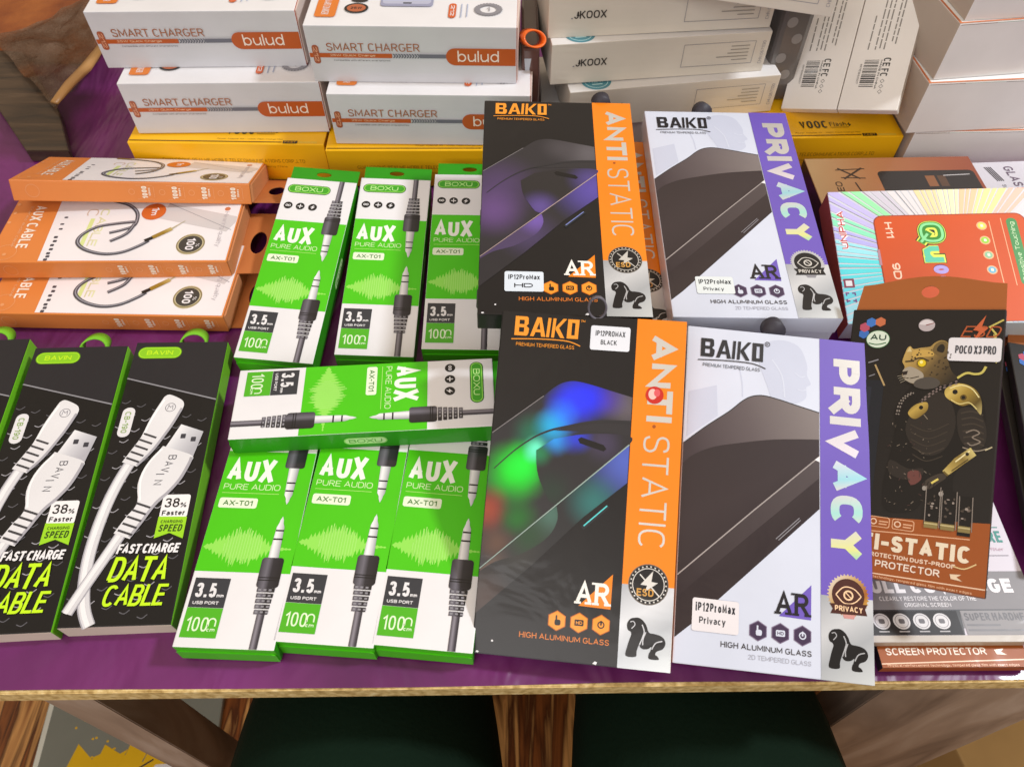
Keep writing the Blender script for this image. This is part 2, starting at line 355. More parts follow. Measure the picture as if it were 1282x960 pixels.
def tube(pts, r, m, name='tube', seg=10, closed=False, flat=1.0):
    bm = bmesh.new(); rings = []; N = len(pts)
    P = [Vector(p) for p in pts]
    for i in range(N):
        d = (P[(i+1) % N]-P[i-1]) if closed else (P[min(i+1, N-1)]-P[max(i-1, 0)])
        d.normalize(); a = d.cross(Vector((0, 0, 1)))
        if a.length < 1e-4: a = Vector((1, 0, 0))
        a.normalize(); b = a.cross(d); rr = r[i] if isinstance(r, (list, tuple)) else r
        rings.append([bm.verts.new(P[i]+a*rr*math.cos(2*math.pi*k/seg)+b*rr*flat*math.sin(2*math.pi*k/seg)) for k in range(seg)])
    for i in range(N if closed else N-1):
        A, B = rings[i], rings[(i+1) % N]
        for k in range(seg): bm.faces.new([A[k], A[(k+1) % seg], B[(k+1) % seg], B[k]])
    if not closed: bm.faces.new(rings[0][::-1]); bm.faces.new(rings[-1])
    bmesh.ops.recalc_face_normals(bm, faces=list(bm.faces))
    return mesh(bm, name, [m], True)
def slab(name, pts, z0, z1, m, parent=None):
    bm = bmesh.new(); a = [bm.verts.new((x, y, z0)) for x, y in pts]; b = [bm.verts.new((x, y, z1)) for x, y in pts]; n = len(pts)
    bm.faces.new(a[::-1]); bm.faces.new(b)
    for i in range(n): bm.faces.new([a[i], a[(i+1) % n], b[(i+1) % n], b[i]])
    bmesh.ops.recalc_face_normals(bm, faces=list(bm.faces))
    bmesh.ops.bevel(bm, geom=list(bm.edges), offset=.0006, segments=2, affect='EDGES')
    return link(name, mesh(bm, name, [m]), parent)

# ================================================================ the setting: table, floor
def structure(o): o['kind'] = 'structure'; return o
def proc(name, build, rough=.6, coat=0):
    m, t, b = base_mat(name); b.inputs['Roughness'].default_value = rough; b.inputs['Coat Weight'].default_value = coat
    build(t, b); return m
def nz(t, scale, detail=4, vec=None, stretch=None, dist=0):
    n = t.nodes.new('ShaderNodeTexNoise'); n.inputs['Scale'].default_value = scale; n.inputs['Detail'].default_value = detail; n.inputs['Distortion'].default_value = dist
    c = t.nodes.new('ShaderNodeTexCoord'); mp = t.nodes.new('ShaderNodeMapping')
    if stretch: mp.inputs['Scale'].default_value = stretch
    t.links.new(c.outputs['Object'], mp.inputs[0]); t.links.new(mp.outputs[0], n.inputs['Vector'])
    return n.outputs['Fac'], mp
def ramp(t, sock, stops):
    r = t.nodes.new('ShaderNodeValToRGB'); t.links.new(sock, r.inputs[0]); e = r.color_ramp.elements
    while len(e) < len(stops): e.new(.5)
    for i, (p, c) in enumerate(stops): e[i].position = p; e[i].color = lin(c)
    return r.outputs[0]
def bump(t, b, sock, strength, dist=.002):
    u = t.nodes.new('ShaderNodeBump'); u.inputs['Strength'].default_value = strength; u.inputs['Distance'].default_value = dist
    t.links.new(sock, u.inputs['Height']); t.links.new(u.outputs[0], b.inputs['Normal'])
def m_purple(t, b):
    f, _ = nz(t, 9, 5, dist=1.2); t.links.new(ramp(t, f, [(.3, '#54184E'), (.6, '#702468'), (.85, '#843084')]), b.inputs['Base Color'])
    g, _ = nz(t, 14, 3, stretch=(1, .35, 1), dist=1.5); bump(t, b, g, .8, .012)
def m_chip(t, b):
    f, _ = nz(t, 260, 5); t.links.new(ramp(t, f, [(.3, '#A8884E'), (.55, '#D8BC80'), (.8, '#EBD8A8')]), b.inputs['Base Color']); bump(t, b, f, .5, .001)
def m_floor(t, b):
    f, _ = nz(t, 6, 6, stretch=(9, .7, 1), dist=.9)
    t.links.new(ramp(t, f, [(.28, '#3A1D0F'), (.42, '#8A5026'), (.5, '#4A2613'), (.6, '#D09A5C'), (.72, '#7A4420'), (.82, '#C08848')]), b.inputs['Base Color'])
def m_leg(t, b):
    f, _ = nz(t, 12, 6, stretch=(2, 2, .4), dist=1); t.links.new(ramp(t, f, [(.3, '#5A4A40'), (.55, '#9A8676'), (.8, '#C3B4A8')]), b.inputs['Base Color']); bump(t, b, f, .4, .003)
M_PURPLE = proc('purple_table_cover', m_purple, .42, .12); M_CHIP = proc('chipboard', m_chip, .8)
M_FLOOR = proc('wood_grain_floor', m_floor, .35); M_LEG = proc('weathered_wood', m_leg, .6)

fl = structure(slab('floor', [(-2.5, -1.6), (2.5, -1.6), (2.5, 3), (-2.5, 3)], -.66, -.64, M_FLOOR)); fl.rotation_euler.z = .0
EY = lambda x: .1034+.012*x
tab = thing('table', 'market stall table with purple cover and raw chipboard front edge', 'table', (0, .5, -.62, 0, 0, 0))
def in_tab(o): o.parent = tab; o.location = (0, -.5, .62); return o
top = in_tab(slab('table_top', [(-.95, EY(-.95)), (.95, EY(.95)), (.95, 1.05), (-.95, 1.05)], -.0150, -.0018, M_CHIP))
# the cover: a thin sheet, slightly rippled, ending just short of the board's edge
bm = bmesh.new(); nx, ny = 76, 40; V = []
for j in range(ny+1):
    for i in range(nx+1):
        x = -.95+1.9*i/nx; y = EY(x)+.0012+.0005*math.sin(x*21)*(j == 0)+(1.045-EY(x))*(j/ny)**1.2
        V.append(bm.verts.new((x, y, -.0012+.0006*math.sin(x*40+y*23)*math.sin(y*37))))
for j in range(ny):
    for i in range(nx):
        a = j*(nx+1)+i; bm.faces.new([V[a], V[a+1], V[a+nx+2], V[a+nx+1]])
cov = in_tab(link('table_cover', mesh(bm, 'table_cover', [M_PURPLE], True))); 
for nm, pts in (('table_leg', [(-.268, .112), (-.238, .112), (-.238, .142), (-.268, .142)]), ('table_leg', [(.215, .118), (.335, .118), (.335, .142), (.215, .142)]),
                ('table_leg', [(-.9, .9), (-.84, .9), (-.84, .96), (-.9, .96)]), ('table_leg', [(.84, .9), (.9, .9), (.9, .96), (.84, .96)])):
    in_tab(slab(nm, pts, -.64, -.0151, M_LEG))

# ================================================================ green audio cable boxes
GREEN = mat('#4CC808', .45, 0, .2); GREEN_D = mat('#2A960A', .45, 0, .2); LIME = mat('#B6EE7A'); PALE = mat('#94E258'); DKG = mat('#1F6A14'); CHAR = mat('#34363D'); BLK = mat('#131215'); GREY = mat('#8C8A92')
METAL = grad((36, 0), (44, 0), [(0, '#8D8F93'), (.35, '#F4F4F6'), (.6, '#D0D2D6'), (1, '#5A5C62')])
RUB = grad((33.5, 0), (46.5, 0), [(0, '#1A1820'), (.35, '#6B6873'), (.55, '#2B2930'), (1, '#141217')])
CAB = grad((38, 0), (42.5, 0), [(0, '#2A262E'), (.4, '#8C8792'), (.7, '#4A4650'), (1, '#1F1C22')])
BRAND_SPLIT = None
def plug_down(a, y0):            # cable from the top edge down to the pin's point
    a.rect(38.6, y0, 3.6, 20, CAB, 3)
    for k in range(5): 
        a.rect(36.6-.25*k, y0+18.2+k*3, 7.6+.5*k, 2.3, RUB, 4)
        for q in range(3): a.rect(37.3+q*2.4-.2*k, y0+18.8+k*3, 1.3, 1.1, GREY, 5)
    a.rrect(34.6, y0+33, 11.2, 16, 1.6, RUB, 4); a.rect(34.6, y0+35.3, 11.2, .5, BLK, 5); a.rect(34.6, y0+36.6, 11.2, .5, BLK, 5)
    a.poly([(37.2, y0+49), (43, y0+49), (42.4, y0+66), (41.6, y0+68), (41.3, y0+70), (40.4, y0+72), (39.6, y0+70), (39.2, y0+68), (38, y0+66)], METAL, 4)
    a.rect(37.8, y0+58, 4.9, .9, BLK, 5); a.rect(38, y0+63, 4.6, .9, BLK, 5)
def plug_up(a, y0):              # pin's point at y0, cable running to the bottom edge
    a.poly([(40.1, y0), (41, y0+2.2), (41.2, y0+4), (42.2, y0+6.5), (42.8, y0+24), (37.2, y0+24), (38, y0+6.5), (38.9, y0+4), (39.2, y0+2.2)], METAL, 4)
    a.rect(38, y0+8, 4.4, .9, BLK, 5); a.rect(37.7, y0+13, 5, .9, BLK, 5)
    a.rrect(34.4, y0+24, 11.6, 16.5, 1.8, RUB, 4); a.rect(34.4, y0+34.8, 11.6, .5, BLK, 5); a.rect(34.4, y0+36.2, 11.6, .5, BLK, 5)
    for k in range(5):
        a.rect(35.4+.25*k, y0+40.6+k*2.9, 9.2-.5*k, 2.2, RUB, 4)
        for q in range(3): a.rect(36.1+q*2.7+.2*k, y0+41.2+k*2.9, 1.5, 1.0, GREY, 5)
    a.rect(38.3, y0+54, 4, 151.4-y0-54, CAB, 3)
def audio_box(label, pose, group):
    w, l, t = 51, 151.6, 16
    r = thing('audio_cable_box', label, 'cable box', pose, group)
    c = link('carton', carton(.051, .1516, .016, WHITE, GREEN_D, GREEN_D, GREEN, GREEN_D, GREEN_D), r)
    a = Art(face(w, l, t, 'top'))
    a.part('green_panel').rect(.3, 39, 50.4, 73, GREEN, 0)
    rr = random.Random(3)
    up, dn = [(1.2, 98.2)], [(1.2, 98.6)]
    for k in range(46):
        x = 1.8+k*1.02; e = math.exp(-((x-22)/12.5)**2)*12.5+.5+1.6*math.exp(-((x-9)/5)**2)
        h = e*(rr.uniform(.75, 1.1) if k % 2 else rr.uniform(.3, .6)); up.append((x, 98.4-h)); dn.append((x, 98.4+h*rr.uniform(.7, 1.0)))
    a.poly(up+[(48.6, 98.4)]+dn[::-1], PALE, 1)
    for k in range(14):
        x = 12+k*1.5; h = math.exp(-((x-22)/10)**2)*rr.uniform(6, 15); a.rect(x, 98.4-h, .5, h*1.8, mat('#A6E872'), 2)
    a.line([(2.8, 66), (34.8, 66)], .35, LIME, 2)
    a.text('PURE AUDIO', 2.8, 60.2, 32, 3.7, mat('#D8F7B8'), 2, 0, space=1.05)
    a.part('brand_badge').rrect(2.6, 5.9, 31, 8, 4, DKG, 1); a.rrect(3.2, 6.5, 29.8, 6.8, 3.4, PALE, 2); a.rrect(3.9, 7.1, 28.4, 5.6, 2.8, mat('#3FA51F'), 3)
    a.text('BOXU', 8, 7.9, 20, 4.0, mat('#C4F59A'), 4, .01)
    a.part('feature_icons')
    for x, y in ((6.3, 25.6), (15, 25.7), (23.9, 25.9)): a.ell(x, y, 3.1, 3.1, BLK, 1)
    a.ring(5.4, 25.6, .5, 1.0, WHITE, 2, 14); a.ring(7.2, 25.6, .5, 1.0, WHITE, 2, 14)
    a.rect(13.2, 25.4, 3.6, .7, WHITE, 2); a.rect(14.65, 23.9, .7, 3.6, WHITE, 3)
    a.poly([(24.9, 23.7), (22.2, 26.3), (23.7, 26.3), (22.9, 28.2), (25.6, 25.5), (24.1, 25.5)], WHITE, 2)
    a.part('title_lettering').text('AUX', 2.9, 44.4, 26.4, 14.2, mat('#F4F8F0'), 2, .06, space=.7)
    a.part('model_label').rrect(2.6, 69, 21.4, 6.2, 1.3, mat('#EAF6DC'), 1); a.text('AX-T01', 5, 70.6, 16.4, 3.1, mat('#3F7A2A'), 2, .02)
    a.part('size_label').rect(2.1, 115.7, 18.4, 15.6, CHAR, 1); a.text('3.5', 4, 118.4, 10.8, 7.6, WHITE, 2, .03); a.text('mm', 15.4, 123.9, 3.6, 1.9, WHITE, 2, .03)
    a.text('USB PORT', 4, 128, 13.4, 1.7, WHITE, 2, .03)
    a.part('length_label').rect(2.1, 131.5, 18.4, 15.2, mat('#4FB41A'), 1); a.text('100', 4, 136.3, 11, 7.2, mat('#E6F8D6'), 2, .0)
    a.ring(16.8, 138.6, 1.4, 2.1, mat('#E6F8D6'), 2, 16, 180, 360); a.rect(14.7, 138.6, .7, 2.2, mat('#E6F8D6'), 2); a.rect(18.2, 138.6, .7, 2.2, mat('#E6F8D6'), 2); a.text('cm', 14.8, 141.5, 4.2, 1.9, mat('#E6F8D6'), 2, .03)
    a.part('plug_picture'); plug_down(a, .3); plug_up(a, 79.4)
    a.build(c)
    b = Art(face(w, l, t, 'right')).part('side_badge')
    b.rrect(64, 4.6, 25, 7.2, 3.6, mat('#8FD86A'), 1); b.rrect(64.8, 5.2, 23.4, 6, 3, mat('#C9EBAF'), 2); b.text('BOXU', 67, 6.3, 19, 3.8, mat('#4E9B3A'), 3, .01)
    b.build(c)
    hl = circ(0, .0815, .0055, .0022)
    h = link('hang_tab', prism([(-.0235, .0755), (.0255, .0755), (.0255, .0872), (-.0235, .0872)], .0148, .0153, GREEN_D, hole=hl), r)
    e = link('end_flap', prism([(-.0252, -.0765), (.0252, -.0765), (.0238, -.0758), (-.0238, -.0758)], .0003, .0105, GREEN), r)
    return r
GA = 'green and white audio cable boxes'
A0 = audio_box('green audio cable box nearest the orange boxes in the row behind the sideways box', (-.1447, .3747, .009, -5.2, 7.7, 1.6), GA)
dup(A0, 'green audio cable box standing in the middle of the row behind the sideways box', (-.0872, .3803, .006, -1.2, 7.0, 2.0))
dup(A0, 'green audio cable box half in shade against the upper black and orange glass box', (-.0324, .386, .0053, -.6, 7.0, .6))
H0 = dup(A0, 'green audio cable box turned sideways across the tops of three others', (-.0859, .2573, .0163, -86.9, .6, .8)); H0.scale = (.95, .997, 1)
dup(A0, 'green audio cable box in the front row beside the black data cable boxes', (-.1398, .193, .0, -2.2, 0, 0))
dup(A0, 'green audio cable box in the middle of the front row at the table edge', (-.0885, .1948, .0, -4.0, 0, 0))
dup(A0, 'green audio cable box in the front row beside the glass box with painted rainbow glare', (-.0379, .1926, .0, -5.1, 0, 0))

# ================================================================ screen glass boxes
ORANGE = mat('#F0850F'); ORANGE_L = mat('#F49A2A'); VIOLET = mat('#6B55B8'); INK = mat('#151316', .36, 0, .25); INKS = mat('#131114', .36, 0, .25)
SIL = silver('#C4C6CC'); TXTSIL = silver('#DAD8D4'); PEARL = mat('#CFD5E6', .35, 0, .4)
SILG = grad((72, 137), (99, 177), [(0, '#A9ADB4'), (.35, '#D5D8DE'), (.6, '#B4B9C0'), (1, '#DCE2E6')], .34, .35)
HOLO = grad((78, 10), (94, 118), [(0, '#C9C6C2'), (.35, '#CDCACA'), (.5, '#E2D9E6'), (.62, '#9FD8E6'), (.68, '#DAD4D8'), (.78, '#A9E3DC'), (.86, '#D9D6D0'), (.95, '#E3E79A'), (1, '#9FE0C0')], .3, .3)
def gorilla(a, x, y, w, h, m, edge, l=2):
    P = [(.25, 0), (.12, .03), (.04, .12), (.02, .22), (.05, .32), (.12, .36), (.14, .43), (.10, .56), (.05, .76), (.03, .96), (.28, .96), (.30, .82), (.35, .66), (.38, .72), (.46, .76), (.58, .74), (.66, .68), (.63, .80), (.60, .86), (.61, .98), (.85, .98), (.82, .90), (.76, .86), (.80, .78), (.93, .72), (1.0, .60), (.97, .47), (.86, .39), (.70, .36), (.60, .35), (.55, .29), (.52, .20), (.44, .08), (.34, .01)]
    a.poly([(x+w*p, y+h*q) for p, q in spline(P, 3, True)], m, l)
    a.line(spline([(x+w*.40, y+h*.16), (x+w*.46, y+h*.32), (x+w*.43, y+h*.46), (x+w*.36, y+h*.66)], 4), .55, edge, l+1)
    a.line(spline([(x+w*.50, y+h*.34), (x+w*.44, y+h*.52), (x+w*.44, y+h*.66)], 4), .5, edge, l+1)
    a.line(spline([(x+w*.92, y+h*.52), (x+w*.76, y+h*.58), (x+w*.67, y+h*.74)], 4), .5, edge, l+1)
    a.line(spline([(x+w*.10, y+h*.12), (x+w*.18, y+h*.10), (x+w*.22, y+h*.18), (x+w*.14, y+h*.28)], 4), .4, edge, l+1)
def hexa(a, x, y, r, m, l): a.poly([(x+r*math.sin(R(60*k)), y+r*math.cos(R(60*k))) for k in range(6)], m, l)
def brand(a, x, y, w, h, m, l=2, tm=True):
    # squared capital letters
    s = w/34.5; v = h/10.8
    X = lambda u: x+u*s; Y = lambda q: y+q*v
    def pl(pts, ll=l): a.poly([(X(p), Y(q)) for p, q in pts], m, ll)
    # B from strokes
    pl([(0, 0), (2.3, 0), (2.3, 10.8), (0, 10.8)]); pl([(2.3, 0), (6.2, 0), (7, .8), (6.6, 2), (2.3, 2)]); pl([(2.3, 4.4), (6.2, 4.4), (6.2, 6.2), (2.3, 6.2)]); pl([(2.3, 8.8), (6.8, 8.8), (7.2, 10), (6.4, 10.8), (2.3, 10.8)])
    pl([(5, 2), (7, .8), (7.2, 4), (6.2, 5.2), (5, 4.4)]); pl([(5, 6.2), (6.2, 5.4), (7.6, 6.6), (7.4, 9.6), (5, 8.8)])
    # A
    pl([(8.4, 10.8), (11.6, 0), (13.0, 0), (13.0, 2.8), (10.4, 10.8)]); pl([(13.0, 0), (14.0, 0), (16.6, 10.8), (14.4, 10.8), (13.0, 3)]); pl([(10.8, 6.8), (14, 6.8), (14.3, 8.4), (10.5, 8.4)], l+1)
    # I, K
    pl([(17.6, 0), (19.2, 0), (18.6, 10.8), (17, 10.8)]); pl([(20.3, 0), (21.9, 0), (21.3, 10.8), (19.7, 10.8)])
    pl([(21.8, 5.0), (25.6, 0), (27.6, 0), (23.6, 5.2), (26.8, 10.8), (24.6, 10.8), (21.7, 6.2)])
    # squared O
    pl([(28.2, 0), (34.2, 0), (34.2, 1.9), (28.2, 1.9)]); pl([(28.0, 8.9), (34.0, 8.9), (34.0, 10.8), (28.0, 10.8)]); pl([(28.2, 1.9), (30.4, 1.9), (30.3, 8.9), (28.0, 8.9)]); pl([(32.2, 1.9), (34.2, 1.9), (34, 8.9), (32.1, 8.9)])
    if tm: a.text('TM', X(35), Y(0), 2.3*s, 1.3*v, m, l, .02)
    a.line(spline([(X(-1.4), Y(13)), (X(14), Y(12.1)), (X(28), Y(12.3)), (X(35.5), Y(14.6))], 5), .55, m, l)
    a.text('PREMIUM TEMPERED GLASS', X(1.4), Y(14.6), 31*s, 2.0*v, m, l, 0)
def feature_row(a, hexm, inkm, txtm, y=157.8):
    for k, x in enumerate((41.4, 52.4, 63.3)):
        hexa(a, x, y, 5.0, hexm[1], 1); hexa(a, x, y, 4.5, hexm[0], 2)
    a.rrect(50.2, y-1.5, 4.5, 3, .5, inkm, 3); a.text('HD', 50.9, y-.8, 3.1, 1.6, hexm[0], 4, .03)
    a.rrect(40.3, y-.6, 3, 2.8, .9, inkm, 3); a.rect(40.7, y-2.6, .8, 2.4, inkm, 4)
    a.ring(63.3, y, 1.2, 1.8, inkm, 3, 16); a.rect(62.9, y-2, .8, 2.2, inkm, 4)
    a.text('HIGH ALUMINUM GLASS', 23.2, 164.6, 44.6, 2.7, txtm, 2, .015, space=1.12)
def glass_box(label, pose, kind, sticker, group, foilset=None, red=False):
    w, l, t = 98.4, 177.3, 13.9
    dark = kind == 'dark'
    r = thing('screen_glass_box', label, 'phone glass box', pose, group)
    side = INKS if dark else PEARL
    c = link('carton', carton(.0984, .1773, .0139, INK if dark else PEARL, side, ORANGE if dark else VIOLET, side, INK if dark else PEARL), r)
    a = Art(face(w, l, t, 'top'))
    ph = a.part('phone_picture')
    arc = spline([(.4, 66.8), (12, 56.5), (24, 47), (31, 40.4), (36, 37.3), (42, 36.2), (50, 37.4), (60, 39.8), (72, 42.6)], 4)
    if dark:
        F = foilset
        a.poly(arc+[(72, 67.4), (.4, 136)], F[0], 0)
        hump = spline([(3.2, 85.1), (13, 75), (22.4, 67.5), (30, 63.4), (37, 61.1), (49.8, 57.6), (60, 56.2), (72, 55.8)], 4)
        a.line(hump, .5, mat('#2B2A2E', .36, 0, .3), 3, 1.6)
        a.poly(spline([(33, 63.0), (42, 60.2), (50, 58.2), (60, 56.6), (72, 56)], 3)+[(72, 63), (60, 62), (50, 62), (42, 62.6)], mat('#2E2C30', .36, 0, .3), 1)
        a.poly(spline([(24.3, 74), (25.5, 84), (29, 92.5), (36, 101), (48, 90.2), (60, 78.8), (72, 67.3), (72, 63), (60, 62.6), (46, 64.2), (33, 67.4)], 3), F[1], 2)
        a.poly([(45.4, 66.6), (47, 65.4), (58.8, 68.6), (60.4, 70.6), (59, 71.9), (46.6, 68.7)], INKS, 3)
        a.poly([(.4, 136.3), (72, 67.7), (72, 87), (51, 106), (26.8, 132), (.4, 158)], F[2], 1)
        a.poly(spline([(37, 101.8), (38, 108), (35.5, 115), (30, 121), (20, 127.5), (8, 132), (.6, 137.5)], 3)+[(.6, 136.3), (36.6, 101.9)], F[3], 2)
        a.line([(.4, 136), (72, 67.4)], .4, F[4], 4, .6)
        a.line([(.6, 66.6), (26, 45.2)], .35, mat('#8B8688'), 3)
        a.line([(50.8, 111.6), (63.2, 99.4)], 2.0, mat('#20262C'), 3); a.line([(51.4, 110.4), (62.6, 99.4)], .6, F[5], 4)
        am, hm, tm_ = (mat('#F3F0EA'), (ORANGE_L, mat('#C96A10')), mat('#D9792A'))
    else:
        a.poly(arc+[(72, 66.6), (72, 94.2), (7.9, 158.6), (.4, 165.2)], grad((10, 60), (60, 140), [(0, '#2A2126'), (.4, '#32282D'), (.7, '#281E24'), (1, '#33292B')], .3), 0)
        hump = spline([(.4, 78), (5.6, 72.8), (16, 67.4), (29.6, 63.8), (48.6, 59.8), (72, 57.3)], 4)
        a.poly(arc+hump[::-1], grad((5, 70), (70, 48), [(0, '#3C3238'), (.5, '#5C5255'), (1, '#7C7372')], .3), 1)
        a.line(arc, .5, mat('#1E1A1E'), 2)
        a.poly([(.4, 134.4), (38.3, 98.4), (72, 66.9), (72, 78), (40, 108), (.4, 146)], grad((0, 140), (72, 72), [(0, '#2C2228'), (1, '#4C4346')], .3), 1)
        a.line([(.4, 135), (38.3, 98.4), (72, 66.6)], .6, mat('#A39A98'), 3)
        a.poly([(69.5, 68.6), (72.2, 66.3), (72.2, 69.6)], WHITE, 4)
        a.line([(49.6, 112), (61.6, 100)], .4, GREY, 3); a.line([(51, 112.4), (62.2, 101)], .4, GREY, 3)
        fm = mat('#C2C8DC', .35, 0, .4)
        a.part('face_picture').poly(spline([(38, 8), (50, 3.4), (61, 6), (65.5, 16), (65.5, 22), (67.6, 27), (65.2, 29), (65, 35), (60, 38.4), (54, 38.6), (47, 37.3), (44, 30), (40, 20)], 4), fm, 0)
        a.line(spline([(46.6, 15), (52, 24), (53.6, 36)], 5), .7, PEARL, 1); a.line(spline([(29, 22), (30.6, 30), (31, 38)], 4), .6, fm, 0)
        a.poly([(2, 38), (17, 33), (18, 50), (2, 63)], fm, 0); a.line(spline([(59, 21.4), (62, 23.4), (64.6, 22.8)], 4), .5, PEARL, 1); a.line(spline([(60.4, 30.6), (63, 31.2), (65, 30.4)], 4), .5, PEARL, 1)
        am, hm, tm_ = (mat('#15121A'), (mat('#3C2B4A'), mat('#7A6A86')), mat('#3A363C'))
    a.part('brand_logo'); brand(a, 7.6, 2.9 if dark else 6.6, 34.5, 10.6, ORANGE_L if dark else mat('#17161C'), 5, dark)
    if not dark: a.ring(43.9, 6.6, 1.1, 1.5, tm_, 3, 16); a.text('R', 43.3, 5.9, 1.2, 1.5, tm_, 3)
    a.part('colour_stripe').rect(72.4, .2, 25.8, 137, ORANGE if dark else VIOLET, 2); 
    a.part('stripe_foot').rect(72.4, 137, 25.8, 40.1, SILG, 2)
    a.part('stripe_lettering')
    if dark:
        a.text('ANTI', 79.8, 8.6, 13, 46, TXTSIL, 4, .045, 90, space=.9); a.text('STATIC', 79, 61.8, 13.4, 57, TXTSIL, 4, -.012, 90, space=1.1)
        a.ell(84, 57, .9, .9, mat('#A3521A'), 4)
    else:
        a.text('PRIVACY', 77.6, 11, 16.4, 107.6, HOLO, 4, .06, 90, space=.85)
    a.part('coating_logo').poly([(67.7, 133), (67.5, 150), (51.6, 149.6)], ORANGE if dark else VIOLET, 1)
    a.text('AR', 50, 137.8, 16.4, 10.6, am, 3, .02)
    for x in (49.3, 54.6, 58.2, 64.2): a.rect(x, 147.5, 3.4, 1.1, am, 4)
    for x in (58, ): a.rect(x-.4, 137.8, 3.2, 1, am, 4)
    a.part('feature_icons'); feature_row(a, hm, INKS if dark else PEARL, tm_)
    if not dark: a.text('2D TEMPERED GLASS', 36.8, 169.4, 30.8, 2.2, mat('#A9ABB8'), 2)
    b = a.part('round_seal')
    if dark:
        a.ell(85.4, 136.3, 10, 10, mat('#6B6258'), 3); a.ell(85.4, 136.3, 9.5, 9.5, INKS, 4); a.ring(85.4, 136.3, 7.6, 8.0, TXTSIL, 5)
        for k in range(26): 
            q = R(k*13.8); a.rect(85.4+8.75*math.cos(q)-.35, 136.3+8.75*math.sin(q)-.35, .7, .7, TXTSIL, 5)
        a.poly([(87.5, 129.5), (81.5, 136.6), (84.8, 136.8), (83.8, 140), (90, 135.2), (86.8, 134.8)], TXTSIL, 6)
        a.text('ESD', 79.8, 138.4, 8.4, 3.6, mat('#D09A4A'), 7, .03); a.line([(81, 131.6), (91, 141.6)], .6, TXTSIL, 5)
    else:
        gold = grad((76, 127), (96, 145), [(0, '#E9E2D6'), (.4, '#C9A36A'), (.7, '#A8652E'), (1, '#F0C860')], .3, .3) if foilset else SIL
        ink2 = mat('#43180F') if foilset else INKS; tx2 = mat('#EFC9A0') if foilset else TXTSIL
        for k in range(36):
            q = R(k*10); a.poly([(85.9+9.4*math.cos(q-.08), 136+9.4*math.sin(q-.08)), (85.9+10.6*math.cos(q), 136+10.6*math.sin(q)), (85.9+9.4*math.cos(q+.08), 136+9.4*math.sin(q+.08))], gold, 3)
        a.ell(85.9, 136, 9.7, 9.7, gold, 4); a.ell(85.9, 136, 8.1, 8.1, ink2, 5)
        for k in (-1, 1): a.line(spline([(79.8, 136), (83, 136-3.4*k), (86, 136-4.1*k), (89.4, 136-3*k), (92.4, 136)], 5), .55, tx2, 6)
        a.ring(86, 136, 1.7, 2.5, tx2, 6, 20); a.line([(84.4, 134.4), (87.8, 137.8)], .5, tx2, 7)
        a.poly([(76.6, 140.6), (95.4, 139.6), (94.2, 142), (95.2, 145), (77, 145.4), (78.2, 143)], ink2, 6); a.text('PRIVACY', 79.2, 141.2, 13.8, 2.7, tx2, 7, .03)
        a.poly([(83, 145.4), (89.4, 145.2), (88.6, 147.2), (83.8, 147.2)], mat('#C98F8A') if foilset else GREY, 5)
    if dark: a.part('chipped_corner').poly([(60.2, 176.4), (61.4, 175.2), (62.6, 175.6), (62, 176.8)], WHITE, 3); a.ell(10, 170.4, .6, .5, WHITE, 3, 8); a.ell(3, 176.2, .8, .5, WHITE, 3, 8)
    a.part('gorilla_emblem'); gorilla(a, 75.6, 152.6, 19.6, 19.3, INKS, SIL, 4)
    if red: a.part('hologram_seal').ell(83.4, 40.6, 4.6, 4.6, mat('#C8261C'), 6); a.ell(82.4, 40.2, 2.2, 2.8, mat('#EAC0B8'), 7); a.ell(84.6, 39.4, 1.6, 2, mat('#E05A62'), 7)
    a.build(c)
    if sticker:
        sx, sy, sw, sh, rows, colr = sticker
        s = Art(face(w, l, t, 'top')).part('model_sticker')
        s.rrect(sx, sy, sw, sh, 1.2, mat(colr, .5, 0, .1), 6)
        for (tt, x, y, ww, hh, bb) in rows: s.text(tt, sx+x, sy+y, ww, hh, mat('#1B1D26', .5, 0, .1), 8, bb)
        s.build(r)
    return r
glareA = [glare_or_foil('painted_rainbow_glare', '#2C2B2F', [(70, 47, 18, '#625A62', .95), (59, 44, 13, '#5038A8', .75), (48, 44, 16, '#2430FF', 1), (40, 48, 15, '#2838FF', 1), (36, 56, 12, '#2A78FF', .95), (31, 62, 12, '#22B0F0', .95), (22, 66, 14, '#157A5A', .7), (14, 86, 20, '#0BDC20', 1), (18, 82, 15, '#12F03A', 1), (24, 74, 9, '#6CF8D0', .95), (1, 106, 15, '#A8442A', .8), (18, 108, 13, '#12701E', .8), (8, 122, 13, '#6A4A3A', .7)], .36, 0, .3, glare_noise=5),  # rainbow glare on the box front, painted into the picture's colours
         glare_or_foil('painted_glare_lens', '#2A282C', [(34, 67, 11, '#2A9AF4', .95), (44, 66, 11, '#2E40E0', .85), (26, 76, 9, '#1E8A58', .8), (58, 68, 14, '#4A4060', .7), (34, 94, 14, '#24382E', .8)], .36, 0, .3, glare_noise=5),
         glare_or_foil('painted_glare_edge', '#29292C', [(72, 76, 28, '#5468C8', .95), (56, 98, 18, '#2E7A78', .8), (20, 126, 16, '#3A3A36', .6), (4, 150, 18, '#4A342C', .7)], .36, 0, .3),
         glare_or_foil('painted_glare_globe', '#343235', [(34, 106, 16, '#4A7064', .9), (24, 118, 16, '#234A2C', .8), (4, 132, 14, '#6A5448', .7)], .36, 0, .3),
         mat('#9AB0A8'), mat('#58D6D8')]
